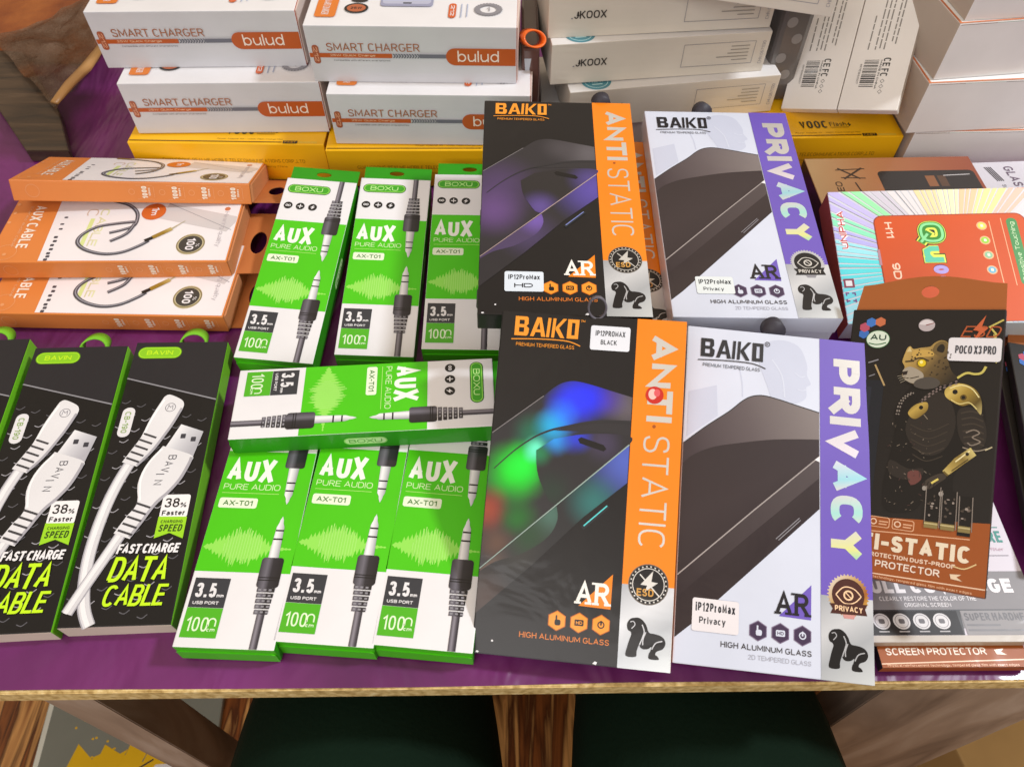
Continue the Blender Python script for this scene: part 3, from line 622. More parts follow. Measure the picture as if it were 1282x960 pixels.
foilB = [glare_or_foil('violet_foil', '#2A282E', [(69, 49, 24, '#5E5A60', .9), (50, 44, 16, '#4A464C', .7), (10, 80, 34, '#4E3A66', .9), (8, 100, 24, '#6A4A88', .8)], .32, 0, .5),
         glare_or_foil('violet_foil_lens', '#242226', [(36, 96, 16, '#6A54A8', .7), (68, 72, 18, '#5A4A9A', .7)], .32, 0, .5),
         glare_or_foil('violet_foil_edge', '#28262C', [(70, 80, 34, '#5A4AA8', .95), (30, 118, 24, '#4A3C66', .8)], .32, 0, .5),
         glare_or_foil('violet_foil_globe', '#4A3C60', [(34, 106, 16, '#7458B0', .9)], .32, 0, .5), mat('#B09A98'), mat('#7A86C8')]
stA = (48.2, 5.4, 20.8, 13.2, [('iP12PROMAX', 2.6, 2.6, 15.6, 2.9, .01), ('BLACK', 5.6, 7.6, 8.4, 2.5, .01)], '#E4E7F0')
stB = (15, 146.6, 22.4, 14.4, [('iP12ProMax', 2.2, 2.4, 18, 3.4, .012), ('HD', 5.6, 8.6, 10.6, 3, .03)], '#DCE6F2')
stW = (8.6, 145.2, 23.2, 15.8, [('iP12ProMax', 1.6, 2, 19.6, 4.2, .015), ('Privacy', 3.6, 8.8, 13, 4.2, .015)], '#E3DEE2')
GD, GW = 'black and orange phone glass boxes', 'white and purple phone glass boxes'
bkA = glass_box('large black and orange glass box with rainbow glare painted on its picture lying at the table edge', (.0371, .197, .0381, -5.5, 25.7, -1.9), 'dark', stA, GD, glareA, True)
bkB = glass_box('black and orange glass box with HD sticker below the middle charger boxes', (.0299, .3718, .0696, -.3, 5.2, 1.4), 'dark', stB, GD, foilB)
wpA = glass_box('white and purple glass box overhanging the front table edge', (.1371, .1936, .0293, -6.6, 19.3, 2.0), 'white', stW, GW, glareA)
wpB = glass_box('white and purple glass box pushed up against the yellow box', (.1407, .3787, .0583, .1, 4.2, 1.3), 'white', (16.2, 147.6, 22.4, 12.8, [('iP12ProMax', 1.8, 2.2, 19, 3.4, .012), ('Privacy', 4, 8, 12, 3.2, .01)], '#DFE6E8'), GW, None)
dup(bkB, 'black and orange glass box mostly buried, only its orange stripe showing', (.0472, .377, .0405, -.2, 0, 0))
dup(bkB, 'black and orange glass box lying flat at the very bottom of its pile', (.0452, .385, .012, .4, 0, 0))
dup(wpB, 'white and purple glass box hidden second in the pile under the yellow box edge', (.1425, .3835, .0405, -.4, 3.4, 1.0))
dup(wpB, 'white and purple glass box at the bottom of its pile against the yellow box', (.144, .3865, .0225, .4, 3, 1.0))

# ---- the little ribbon loops that pull the glass out of its box
M_RIB = mat('#3A3740', .55, 0, 0, 0, .1); M_RIBL = mat('#6A6670', .5, 0, 0, 0, .1)
def loop_mesh(rx, rz, wid, th, m, n=26, skew=0):
    bm = bmesh.new(); rings = []
    for k in range(n):
        a = 2*math.pi*k/n; c, s_ = math.cos(a), math.sin(a)
        rings.append([bm.verts.new((x*c, y+skew*s_, z*s_)) for x, z, y in ((rx, rz, -wid/2), (rx, rz, wid/2), (rx-th, rz-th, wid/2), (rx-th, rz-th, -wid/2))])
    for k in range(n):
        A, B = rings[k], rings[(k+1) % n]
        for i in range(4): bm.faces.new([A[i], A[(i+1) % 4], B[(i+1) % 4], B[i]])
    bmesh.ops.recalc_face_normals(bm, faces=list(bm.faces))
    return mesh(bm, 'ribbon_loop', [m], True)
lm = loop_mesh(.0052, .0066, .0042, .0010, M_RIBL, skew=-.002); lr = tube([(0, -.0035, 0), (0, .0035, 0)], .0062, M_RIB, 'ribbon_roll', 18)
for root, dx, rot in ((bkA, .0015, -62), (wpA, -.0015, -40), (wpB, -.008, -25), (bkB, .03, 0)):
    o = link('pull_loop', lm if root in (bkA,) else lr, root); o.location = (dx, .0885+.004, .0165 if root is bkA else .011); o.rotation_euler = (R(rot), 0, R(8))

# ================================================================ black data cable boxes
NIGHT = mat('#0D0C0F', .42, 0, .18); SLATE = mat('#201F25', .38, 0, .22); NEON = mat('#A6E51E'); NEON2 = mat('#C6F21A'); OFFW = mat('#E3E2E6'); SIDEG = mat('#7CC82A'); CREAM = mat('#DDD2C2', .5, 0, .1)
CW = grad((0, 0), (9, 4), [(0, '#CFCDD2'), (.4, '#EAE9EC'), (1, '#C6C4CA')])
def data_box(label, pose, group):
    w, l, t = 56.7, 180.9, 14
    r = thing('data_cable_box', label, 'cable box', pose, group)
    c = link('carton', carton(.0567, .1809, .014, NIGHT, SIDEG, SIDEG, CREAM, NIGHT, NIGHT, warp=.0012), r)
    a = Art(face(w, l, t, 'top'))
    a.part('tread_pattern')
    rr = random.Random(5); chev = mat('#A5A3AB'); chd = mat('#5C5B62')
    for j in range(15):
        for i in range(6):
            x = 3.6+i*9.4+(j % 2)*4.7; y = 44+j*8.6+x*.28
            if 2 < x < 52 and y < 176: a.line(spline([(x-2.6, y+.2), (x, y+1.1), (x+2.4, y-.9)], 3), .5, chev if rr.random() < .6 else chd, 0)
    a.part('top_panel').poly([(.2, .3), (56.4, .3), (56.4, 44), (.2, 27.6)], SLATE, 1); a.line([(.2, 27.8), (56.4, 44.1)], .9, mat('#8D8C93'), 2)
    a.part('brand_badge').rrect(2.4, 3.8, 27, 9.2, 4.6, mat('#5A8A10'), 3); a.rrect(2.9, 4.3, 26, 8.2, 4.1, NEON, 4); a.rrect(3.6, 5, 24.6, 6.8, 3.4, mat('#8BCB18'), 5); a.text('BAVIN', 8, 6.7, 16, 3.4, NEON2, 6, .02)
    a.part('model_label').rrect(3.1, 49.2, 7.3, 20.4, 3.4, OFFW, 2); a.text('CB-190', 4.9, 52.2, 3.4, 14.6, mat('#8AA85A'), 3, .02, 90)
    p = a.part('cable_picture')
    lead = spline([(15.4, 86), (11.6, 98), (8.6, 112), (6.8, 128), (6.4, 144), (8.2, 160), (11.4, 172), (15.8, 180.4)], 6)
    L1, L2, L3 = mat('#A9A7B0'), mat('#D9D8DD'), mat('#F1F0F3')
    for wd, mm_, dx, ll in ((6.6, L1, 0, 1), (5.4, L2, .1, 2), (2.4, L3, -.5, 3)): a.line([(x+dx, min(y, 180.5)) for x, y in lead], wd, mm_, ll)
    for wd, mm_, dx, ll in ((6.2, L1, 0, 4), (5.0, L2, -.1, 5), (2.2, L3, -.7, 6)): a.line([(21+dx, 129), (15+dx, 144), (9.2+dx, 158), (3.2+dx, 173.5)], wd, mm_, ll)
    a.poly(spline([(25.4, 42), (28.2, 40.3), (34.6, 43.2), (37.6, 46), (38, 50.2), (35, 60), (31.8, 68.2), (26.4, 80)], 3)+[(19.6, 89.4), (10.6, 86.4)]+spline([(14.6, 77.4), (17.8, 69.6), (20.2, 58), (22.6, 50)], 3), OFFW, 6)
    a.line(spline([(37.4, 50.2), (34.4, 60), (31.2, 68), (25.8, 79.6), (19.4, 88.6)], 4), 1.6, L1, 7); a.line(spline([(26, 44), (23.4, 51), (21, 58.6), (18.8, 69)], 4), 1.2, mat('#F8F7FA'), 7)
    a.ring(30.6, 49.6, 2.7, 3.1, GREY, 8); a.line([(29, 51), (29.4, 48), (30.6, 49.6), (31.8, 48.2), (32, 51)], .4, GREY, 8)
    for k in range(5):
        x, y = 18.8-k*1.6, 67.6+k*4.0; a.line([(x, y), (x+7.8, y+3.0)], 1.2, mat('#3C3B40'), 8)
    a.poly([(39.2, 61.6), (53, 66.8), (50, 83.4), (33.2, 77)], grad((36, 66), (51, 74), [(0, '#F0F0F4'), (.5, '#CFCFD6'), (1, '#B4B3BC')]), 6); a.rrect(40.4, 68.2, 2.9, 3.1, .4, mat('#3B3B44'), 7); a.rrect(46.6, 70.4, 2.9, 3.1, .4, mat('#3B3B44'), 7)
    a.poly(spline([(31.6, 76.2), (41, 79.4), (49.8, 83.2), (49.2, 88), (46, 98), (41.3, 106), (36.6, 112)], 3)+[(35, 114.4), (25.6, 133.6), (16.3, 130.2)]+spline([(21, 120), (24.9, 112.6), (22.6, 101), (24, 90.4), (28, 82.6)], 3), OFFW, 7)
    a.line(spline([(49.2, 84), (48.6, 88), (45.4, 97.8), (40.6, 105.8), (35, 112.6), (30, 123), (25.2, 132.6)], 4), 1.8, L1, 8); a.line(spline([(31.6, 78), (27, 85), (24.4, 92), (23.8, 100), (26, 111)], 4), 1.2, mat('#F8F7FA'), 8)
    for k in range(5):
        x, y = 24.4-k*1.55, 112.4+k*4.0; a.line([(x, y), (x+8.2, y+3.0)], 1.2, mat('#3C3B40'), 9)
    # name along the plug
    ch = 'BAVIN'
    for k, q in enumerate(ch):
        a.text(q, 36.2-k*1.25-(1 if q == 'I' else 0), 82.4+k*4.0, 4.6, 1.6 if q == 'I' else 3.1, mat('#55555E'), 8, .0, 90)
    a.part('speed_label').rrect(38.4, 107.6, 15, 14, 1.6, mat('#F0EEF0'), 3); a.poly([(38.2, 120.8), (53.6, 121.2), (53.6, 134), (45.9, 130.6), (38.2, 133.6)], mat('#9BD61E'), 4)
    a.text('38', 40, 109.8, 8, 5.6, BLK, 5, .015); a.text('%', 48.6, 112.6, 3.4, 2.9, BLK, 5, .02); a.text('Faster', 39.6, 117.2, 12.6, 3, BLK, 5, .03)
    a.text('CHARGING', 40, 123, 11.8, 1.8, mat('#2E4A0A'), 5, .03); a.text('SPEED', 39.8, 125.6, 12.4, 4.2, mat('#2E4A0A'), 5, .05, shear=.15)
    a.part('title_lettering').text('FAST CHARGE', 20.6, 136.6, 32.4, 5.4, mat('#F1EFF2'), 9, .055, shear=.16, space=.4)
    a.text('DATA', 19.8, 143.8, 30, 13.8, NEON2, 9, .085, shear=.16, space=.3); a.text('CABLE', 19.8, 159.2, 31, 11.4, NEON2, 9, .095, shear=.16, space=.3)
    a.build(c)
    lo = link('hang_loop', loop_mesh(.0085, .006, .012, .0010, mat('#7CC62C', .5, 0, 0, 0, .1), skew=.004), r); lo.location = (.004, .0962, .007); lo.rotation_euler = (R(-35), 0, R(10))
    return r
V0 = data_box('black data cable box with green edges next to the green audio boxes', (-.2067, .2204, .0008, 2.6, 2.0, 2.2), 'black data cable boxes')
dup(V0, 'black data cable box second from the right, cut off by the left picture edge', (-.2678, .2159, .0014, 3.5, 2.1, 2.2))
dup(V0, 'black data cable box at the far left, only its top corner in view', (-.3315, .2215, .0014, 4.0, 2.1, 2.0))

# ================================================================ orange cable boxes
OR = mat('#DE8440', .5, 0, .15); ORL = mat('#E8A06A', .5, 0, .1); ORK = mat('#C4743E', .6, 0, 0, 0, .12); GOLD = grad((14, 30), (38, 50), [(0, '#B89A3E'), (.5, '#F0E2A0'), (1, '#9A7A28')]); WPR = mat('#EFEAEE', .4, 0, .2)
def orange_box(label, pose, group):
    w, l, t = 67.5, 160.4, 14.8
    r = thing('orange_cable_box', label, 'cable box', pose, group)
    c = link('carton', carton(.0675, .1604, .0148, OR, OR, OR, OR, ORK, ORK), r)
    a = Art(face(w, l, t, 'top'))
    a.part('white_panel').poly([(.6, 1), (66.2, 1), (66.2, 125.8), (.6, 129.6)], WPR, 0)
    a.part('inset_photo').poly([(8, 52), (24, 56), (38, 6), (28, 1.4), (22, 1.4)], mat('#D2CCCE'), 1); a.line([(8, 52), (36, 3)], .4, GREY, 2)
    a.part('title_lettering').text('AUX CABLE', 10.4, 137.4, 43.4, 7.6, mat('#F7EBDD'), 2, .02); a.text('Stereo audio cable', 10.6, 146.6, 42, 2, mat('#EBB98E'), 2)
    for x, y in ((9, 158), (18, 157.6), (28, 158.2), (60, 150)): a.ell(x, y, 1.3, 1.3, ORL, 1)
    a.ring(58, 150, 7, 7.5, ORL, 1, 24)
    a.part('word_art').text('CABLE', 14, 92, 38, 6, grad((0, 92), (0, 98), [(0, '#E4E6B4'), (1, '#D6CFA8')]), 1, .02); a.text('C', 14, 99.4, 8, 8, mat('#D6BCAC'), 1); a.rect(24, 100, 30, 3, mat('#D9E49A'), 1)
    cp = a.part('cable_picture')
    g1, g2 = mat('#4A4952'), mat('#9A99A4')
    for pts, ll in ((spline([(3.5, 99), (6, 90), (10, 80), (17, 73), (25, 70.6), (32, 71.4), (36, 78), (39, 86)], 6), 4), (spline([(27.5, 70.9), (29.6, 84), (33, 96), (41, 104), (49, 104.6), (56, 97), (60, 84), (58.4, 72), (52, 62), (47, 57)], 6), 6), (spline([(30, 71), (40, 74), (47.5, 83)], 5), 8)):
        a.line(pts, 2.7, g1, ll); a.line([(x-.4, y) for x, y in pts], .8, g2, ll+1)
    a.line([(47.4, 59.6), (43, 53.6)], 3, BLK, 8); a.line([(44, 55), (35, 44)], 3.6, GOLD, 9); a.line([(36, 45), (27, 36.6)], 1.6, mat('#B7AE90'), 8, .5)
    a.line([(4.4, 98), (2, 110)], 3.2, GOLD, 6)
    a.part('length_seal').ell(17, 61, 8.6, 8.4, mat('#D5682A'), 5); a.text('1m', 13, 57.6, 8, 5, WPR, 6, .02)
    a.part('quality_seal').ell(50.4, 27.8, 10.4, 9.6, mat('#C9BC98'), 1); a.ring(50.4, 27.8, 8.7, 9.6, mat('#8A7C54'), 2); a.ell(50.4, 27.8, 8.2, 7.9, mat('#403C38'), 3); a.text('100', 44.8, 25, 11.4, 5.6, WPR, 4, .03); a.text('%', 50, 21.6, 3, 2.4, WPR, 4)
    a.part('slogan').text('Hearing quality', 17, 7.6, 36, 4.2, mat('#B8B0B6'), 2); a.ell(14, 9.6, 2, 2, mat('#CE7A52'), 2)
    a.part('small_marks')
    for k, x in enumerate((22, 29, 34, 42, 46, 50, 54, 58, 61, 64)): a.rrect(x, 119.2+(k % 2)*.6, 1.6 if k < 3 else 2.2, 2.6, .6, mat('#4A4650'), 2)
    a.build(c)
    s = Art(face(w, l, t, 'right')).part('feature_icons')
    for u in (89, 109.5, 129.5, 149.4):
        for (x, y, ww, hh) in ((u-6, 2.2, 3, .35), (u+1, 2.2, 4, .35), (u-6, 12, 3, .35), (u+2, 12, 3, .35), (u+5.4, 3, .35, 8)): s.rect(x, y, ww, hh, ORL, 1)
        s.text('1000', u-2.6, 2.9, 3.6, 8.6, mat('#F6E6D4'), 2, .05, -90); s.text('times', u+1.6, 4, 1.6, 5.6, mat('#F6E6D4'), 2, .04, -90); s.ring(u-9.4, 7, 1.7, 2.1, ORL, 1, 18)
    s.part('round_mark').ring(14, 7.4, 4.2, 4.6, ORL, 1)
    s.build(c)
    s2 = []
    for k in range(24):
        q = 2*math.pi*k/24; s2.append((.0115*math.cos(q), .0925+.0056*math.sin(q)))
    h = link('hang_tab', prism([(-.031, .0798), (.031, .0798), (.0305, .1052), (-.0305, .1052)], .0004, .0010, ORK, hole=s2), r)
    f = link('end_flap', prism([(-.0325, .0803), (.0325, .0803), (.031, .0815), (-.031, .0815)], .0012, .0138, mat('#CF8A5C', .6, 0, 0, 0, .12)), r)
    return r
GO = 'orange cable boxes'
O1 = orange_box('orange cable box lying tilted on top of its pile below the charger boxes', (-.2704, .4537, .0208, -85.7, -4.9, -24.7), GO)
dup(O1, 'orange cable box in the middle of its pile, its title and white panel showing', (-.2737, .4028, .0147, -88.7, -1.0, -1.1))
dup(O1, 'orange cable box at the bottom of its pile above the black data cable boxes', (-.2704, .3694, .0, -91.4, .1, 0))

# ================================================================ charger boxes, yellow boxes
BW = mat('#D4D5DC', .45, 0, .15); RUST = mat('#BF5A22', .5, 0, .15); BROWNT = mat('#A8643C', .5, 0, .1); STEEL = mat('#70727F', .5, 0, .1)
def charger_box(label, pose, group):
    w, l, t = 146.2, 85, 42.9
    r = thing('charger_box', label, 'charger box', pose, group)
    c = link('carton', carton(.1462, .085, .0424, WHITE, BW, mat('#B0492A', .55, 0, .1), BW, BW, BW, warp=.0008), r)
    a = Art(face(w, l, t, 'front'))
    a.part('brand_band').rect(.6, 20.6, 58, 3.3, RUST, 1); a.rect(78, 20.8, 20, 2.9, STEEL, 1)
    for k in range(10): a.poly([(59+k*1.9, 20.6), (60.1+k*1.9, 20.6), (61.3+k*1.9, 22.2), (60.1+k*1.9, 23.9), (59+k*1.9, 23.9), (60.2+k*1.9, 22.2)], STEEL, 1)
    a.poly([(145.6, 16), (145.6, 28.8)]+[(103+6.4*math.cos(R(q)), 22.4+6.4*math.sin(R(q))) for q in range(90, 271, 15)], RUST, 2)
    a.part('brand_lettering').text('bulud', 104.8, 17.6, 29, 8.4, mat('#F3E6DA'), 3, .0)
    a.part('title_lettering').text('SMART CHARGER', 13.4, 13, 65, 5.9, BROWNT, 2, .0, space=1.06)
    a.text('25W Quick Charge', 15, 21.2, 32, 2.1, mat('#EBC2A2'), 2, .02); a.text('Compatible with different smartphones', 17, 25.2, 40, 1.5, GREY, 2)
    a.part('model_badge').rrect(3, 14.6, 4.6, 14, 2, mat('#A9593A'), 2); a.text('212', 3.9, 16, 2.8, 11, mat('#E8B090'), 3, .02, 90)
    a.build(c)
    b = Art(face(w, l, t, 'top'))
    b.part('corner_block').rrect(6, 50, 14.6, 25, 2.4, mat('#DE7A22'), 1); b.text('SMART CHARGER', 10.6, 52, 5, 20, WHITE, 2, .03, 90)
    b.part('round_seal').ell(34, 63, 8.4, 6.6, BLK, 1); b.ell(34, 63, 6.6, 5, mat('#B5603A'), 2); b.text('25W', 30, 61.6, 8, 3, BLK, 3, .03); b.ell(35, 52, 6, 3, BLK, 1)
    b.part('adapter_picture').rrect(50, 34, 37, 26, 3, mat('#9A9DBA'), 1); b.rrect(51.4, 34, 34, 23, 3, mat('#B9BCD4'), 2); b.rect(66, 55, 6, 1.6, CHAR, 3)
    b.part('number_badge').rrect(98.6, 55.6, 5.2, 19, 2.4, mat('#D2622C'), 1); b.text('212', 99.9, 58, 2.7, 14, WHITE, 2, .03, 90); b.rect(107, 56, .7, 18, mat('#A9B4D0'), 1); b.rect(111, 56, .7, 17, mat('#A9B4D0'), 1)
    g = b.part('gear_seal')
    for k in range(26):
        q = R(k*13.85); b.ell(126+9*math.cos(q), 63+7.6*math.sin(q), 1.1, .9, GREY, 1, 8)
    b.ring(126, 63, 5.8, 9, GREY, 2, 30, sy=.84); b.text('1', 125, 60.6, 2, 5, GREY, 3); b.ell(126, 63, .1, .1, GREY, 3, 6)
    b.build(c)
    f = link('end_flap', prism([(.0731+.0006*0, -.041), (.0739, -.041), (.0752, .0), (.0739, .041), (.0731, .041)], .002, .0415, mat('#D8C6BE', .6, 0, 0)), r)
    return r
GC = 'white and orange charger boxes'
C1 = charger_box('charger box on top of the left stack beside the brown plastic bag', (-.2257, .5656, .0772, 1.2, 0, .2), GC)
dup(C1, 'charger box under another in the left stack, resting on a yellow box', (-.2141, .5462, .0345, .8, 0, 0))
dup(C1, 'charger box on top of the middle stack with adapter picture on its lid', (-.069, .5464, .0769, -1.2, 0, 0))
dup(C1, 'charger box in the middle stack right behind the upper black and orange glass box', (-.0594, .5318, .0343, -1.0, 0, 0))
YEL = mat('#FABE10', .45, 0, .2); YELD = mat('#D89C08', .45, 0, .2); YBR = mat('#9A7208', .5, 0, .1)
def yellow_box(label, pose, group):
    w, l, t = 150.5, 85, 34
    r = thing('yellow_charger_box', label, 'charger box', pose, group)
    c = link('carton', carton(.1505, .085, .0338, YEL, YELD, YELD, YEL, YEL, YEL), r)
    a = Art(face(w, l, t, 'top'))
    a.part('edge_rule').rect(1, 82.2, 117, .9, mat('#5A3A08'), 1); a.rect(119, 81, 11, 3.2, BLK, 2); a.text('FAST', 120, 81.8, 9, 1.6, YEL, 3, .02); a.rect(131, 82, 14, .5, mat('#E8DC5A'), 1); a.rect(131, 83.2, 14, .5, mat('#E8DC5A'), 1)
    a.text('Power Adapter Kit - VOOC Flash Charge Mini', 68, 78.6, 50, 1.7, YBR, 1)
    a.part('brand_lettering').text('VOOC', 73.6, 64.6, 21.4, 9, mat('#2B2408'), 1, .045); a.text('Flash', 97, 66.4, 13, 5, mat('#3A300A'), 1); a.rect(97, 72.6, 14, .7, YBR, 1); a.poly([(112.4, 67), (110.6, 70), (112, 70), (111.4, 72.4), (114, 69.4), (112.6, 69.4)], mat('#3A300A'), 1)
    a.build(c)
    b = Art(face(w, l, t, 'front')).part('maker_line'); b.text('GUANGDONG REALME MOBILE TELECOMMUNICATIONS CORP.,LTD', 22, 14, 111, 3.2, mat('#A67A0A'), 1, .0); b.text('Address: Dongguan, Guangdong, China', 62, 20, 56, 2.2, mat('#B0840E'), 1); b.build(c)
    return r
GY = 'yellow charger boxes'
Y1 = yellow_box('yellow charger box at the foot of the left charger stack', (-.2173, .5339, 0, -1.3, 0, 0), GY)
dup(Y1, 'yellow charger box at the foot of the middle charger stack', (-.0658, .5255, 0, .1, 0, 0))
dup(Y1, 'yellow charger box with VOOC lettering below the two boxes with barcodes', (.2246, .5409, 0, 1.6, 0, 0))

# ================================================================ cream boxes, barcode boxes, plain white boxes
CR = mat('#D9D2C6', .5, 0, .1); CRW = mat('#DEDBDA', .5, 0, .1); TEAL = mat('#4A8A9A'); 
def cream_box(label, pose, group):
    w, l, t = 162.7, 90, 31.6
    r = thing('cream_gadget_box', label, 'gadget box', pose, group)
    c = link('carton', carton(.1627, .09, .0316, CRW, CR, CRW, CR, CR, CR, warp=.001), r)
    a = Art(face(w, l, t, 'front'))
    a.part('brand_lettering').text('JKOOX', 18, 12.4, 23, 5.6, mat('#3A3634'), 1, .015)
    a.rect(16, 17.2, 1.2, .9, GREY, 1)
    a.part('notice_frame')
    for p in ([(98, 6.6), (152, 6.6)], [(98, 24), (152, 24)], [(98, 6.6), (98, 24)], [(152, 6.6), (152, 24)]): a.line(p, .35, GREY, 1)
    for k, wd in enumerate((14, 14, 16, 24, 12)): a.rect(148-wd, 9.4+k*2.7, wd, .7, mat('#9A958E'), 1)
    a.part('batch_code').text('CHN 0671130', 157.4, 7, 2.4, 18, GREY, 1, 0, -90)
    a.build(c)
    b = Art(face(w, l, t, 'top'))
    b.part('round_seal').ell(22, 78, 11.4, 11.4, TEAL, 1); b.ring(22, 78, 8.6, 9.2, mat('#B6DBDF'), 2); b.text('NEW', 16, 75.4, 12, 5, mat('#B6DBDF'), 3, .02); b.rect(18, 82, 8, 1.2, mat('#B6DBDF'), 3)
    b.build(c)
    return r
GJ = 'cream gadget boxes'
J1 = cream_box('cream gadget box partly under the topmost, its dark lettering in full view', (.1025, .5763, .099, 5.3, 0, 0), GJ)
dup(J1, 'cream gadget box in the middle of its pile with a framed notice on the front', (.1034, .5706, .0668, 7.2, 0, .4))
dup(J1, 'cream gadget box low in its pile behind the white and purple glass box', (.1171, .5641, .0346, 8.2, 0, 0))
dup(J1, 'cream gadget box hidden at the bottom of its pile', (.1045, .566, .0012, 0, 0, 0))
dup(J1, 'cream gadget box lying askew on top of its pile', (.1455, .560, .1312, -17, 0, 0))
KR = mat('#F0ECE8', .5, 0, .12); KSH = mat('#CFC6BC', .55, 0, 0)
def barcode_box(label, pose, group):
    w, l, t = 42, 130, 7
    r = thing('barcode_box', label, 'gadget box', pose, group)
    c = link('carton', carton(.0421, .130, .007, KR, mat('#A88E80', .6, 0, 0), KSH, KR, KR, KR), r)  # left side of the white box is painted in its brown shade
    a = Art(face(w, l, t, 'top')); rr = random.Random(11)
    # (lower end of the long panel is at v = 130)
    a.part('small_print')
    for cx, y0, y1 in ((15.6, 40, 84), (18.6, 40, 84), (21.6, 42, 84), (26, 40, 78), (28.6, 40, 80), (10.6, 58, 84)):
        y = y0
        while y < y1:
            d = rr.uniform(3, 8); a.rect(cx, y, .9, min(d, y1-y), mat('#8C8884'), 1); y += d+1
    a.part('barcode'); y = 92.0
    while y < 112:
        d = rr.choice((.4, .7, 1.1)); a.rect(11, y, 10, d, mat('#3A3836'), 1); y += d+rr.choice((.4, .6, .9))
    a.text('6971536920017', 8.4, 95, 1.4, 15, mat('#6A6664'), 1, 0, 90)
    a.part('conformity_marks').text('CE', 24, 90.4, 5, 6.4, mat('#3A3836'), 1, .02, 90); a.text('FC', 24, 98.6, 5, 6, mat('#3A3836'), 1, .02, 90)
    for k in range(3): a.ring(26.6, 108+k*4, 1.2, 1.6, mat('#5A5654'), 1, 4)
    a.text('MADE IN CHINA', 22, 92, 1.4, 22, mat('#3A3836'), 1, .03, 90)
    a.build(c); return r
GB = 'white boxes with barcodes'
B1 = barcode_box('white box with barcode leaning beside the cream boxes', (.2483, .5732, .0767, -17.7, 35.6, -23.2), GB)
dup(B1, 'white box with barcode leaning beside the plain white stack', (.2826, .5520, .0903, -17.7, 35.6, -23.2))
PW = mat('#ECEBEB', .5, 0, .12); PW_SHADE = mat('#C2B4A6', .55, 0, 0); EDG = mat('#C9764A', .5, 0, .1)  # side faces of the white boxes: their brownish shade is put into the colour
def plain_box(label, pose, group):
    w, l, t = 140, 90, 41.4
    r = thing('plain_white_box', label, 'gadget box', pose, group)
    c = link('carton', carton(.140, .09, .0412, PW, PW_SHADE, PW_SHADE, PW, PW, PW), r)
    a = Art(face(w, l, t, 'top')); a.part('edge_trim').rect(0, 88.2, 140, 1.5, EDG, 1); a.rect(.3, 0, 1.6, 88.2, EDG, 1)
    a.build(c)
    b = Art(face(w, l, t, 'front')); b.part('lid_seam').rect(1, .7, 26, .5, mat('#9A8A80'), 1); b.rect(27, .7, 30, .35, mat('#A9C2B4'), 1); b.rect(57, .9, 40, .4, mat('#8A8480'), 1); b.build(c)
    return r
GP = 'plain white boxes with orange edges'
P1 = plain_box('plain white box with orange edges in the middle of the right hand stack', (.3629, .5431, .0417, 4.3, 0, 0), GP)
dup(P1, 'plain white box third up in the right hand stack, just below the topmost', (.3641, .5508, .0833, 7.2, 0, 0))
dup(P1, 'plain white box at the bottom of the right hand stack, half hidden by packets', (.3731, .5416, 0, 1.6, 0, 0))
dup(P1, 'plain white box at the very top of the right hand stack, just entering the picture', (.369, .553, .1248, 6, 0, 0))

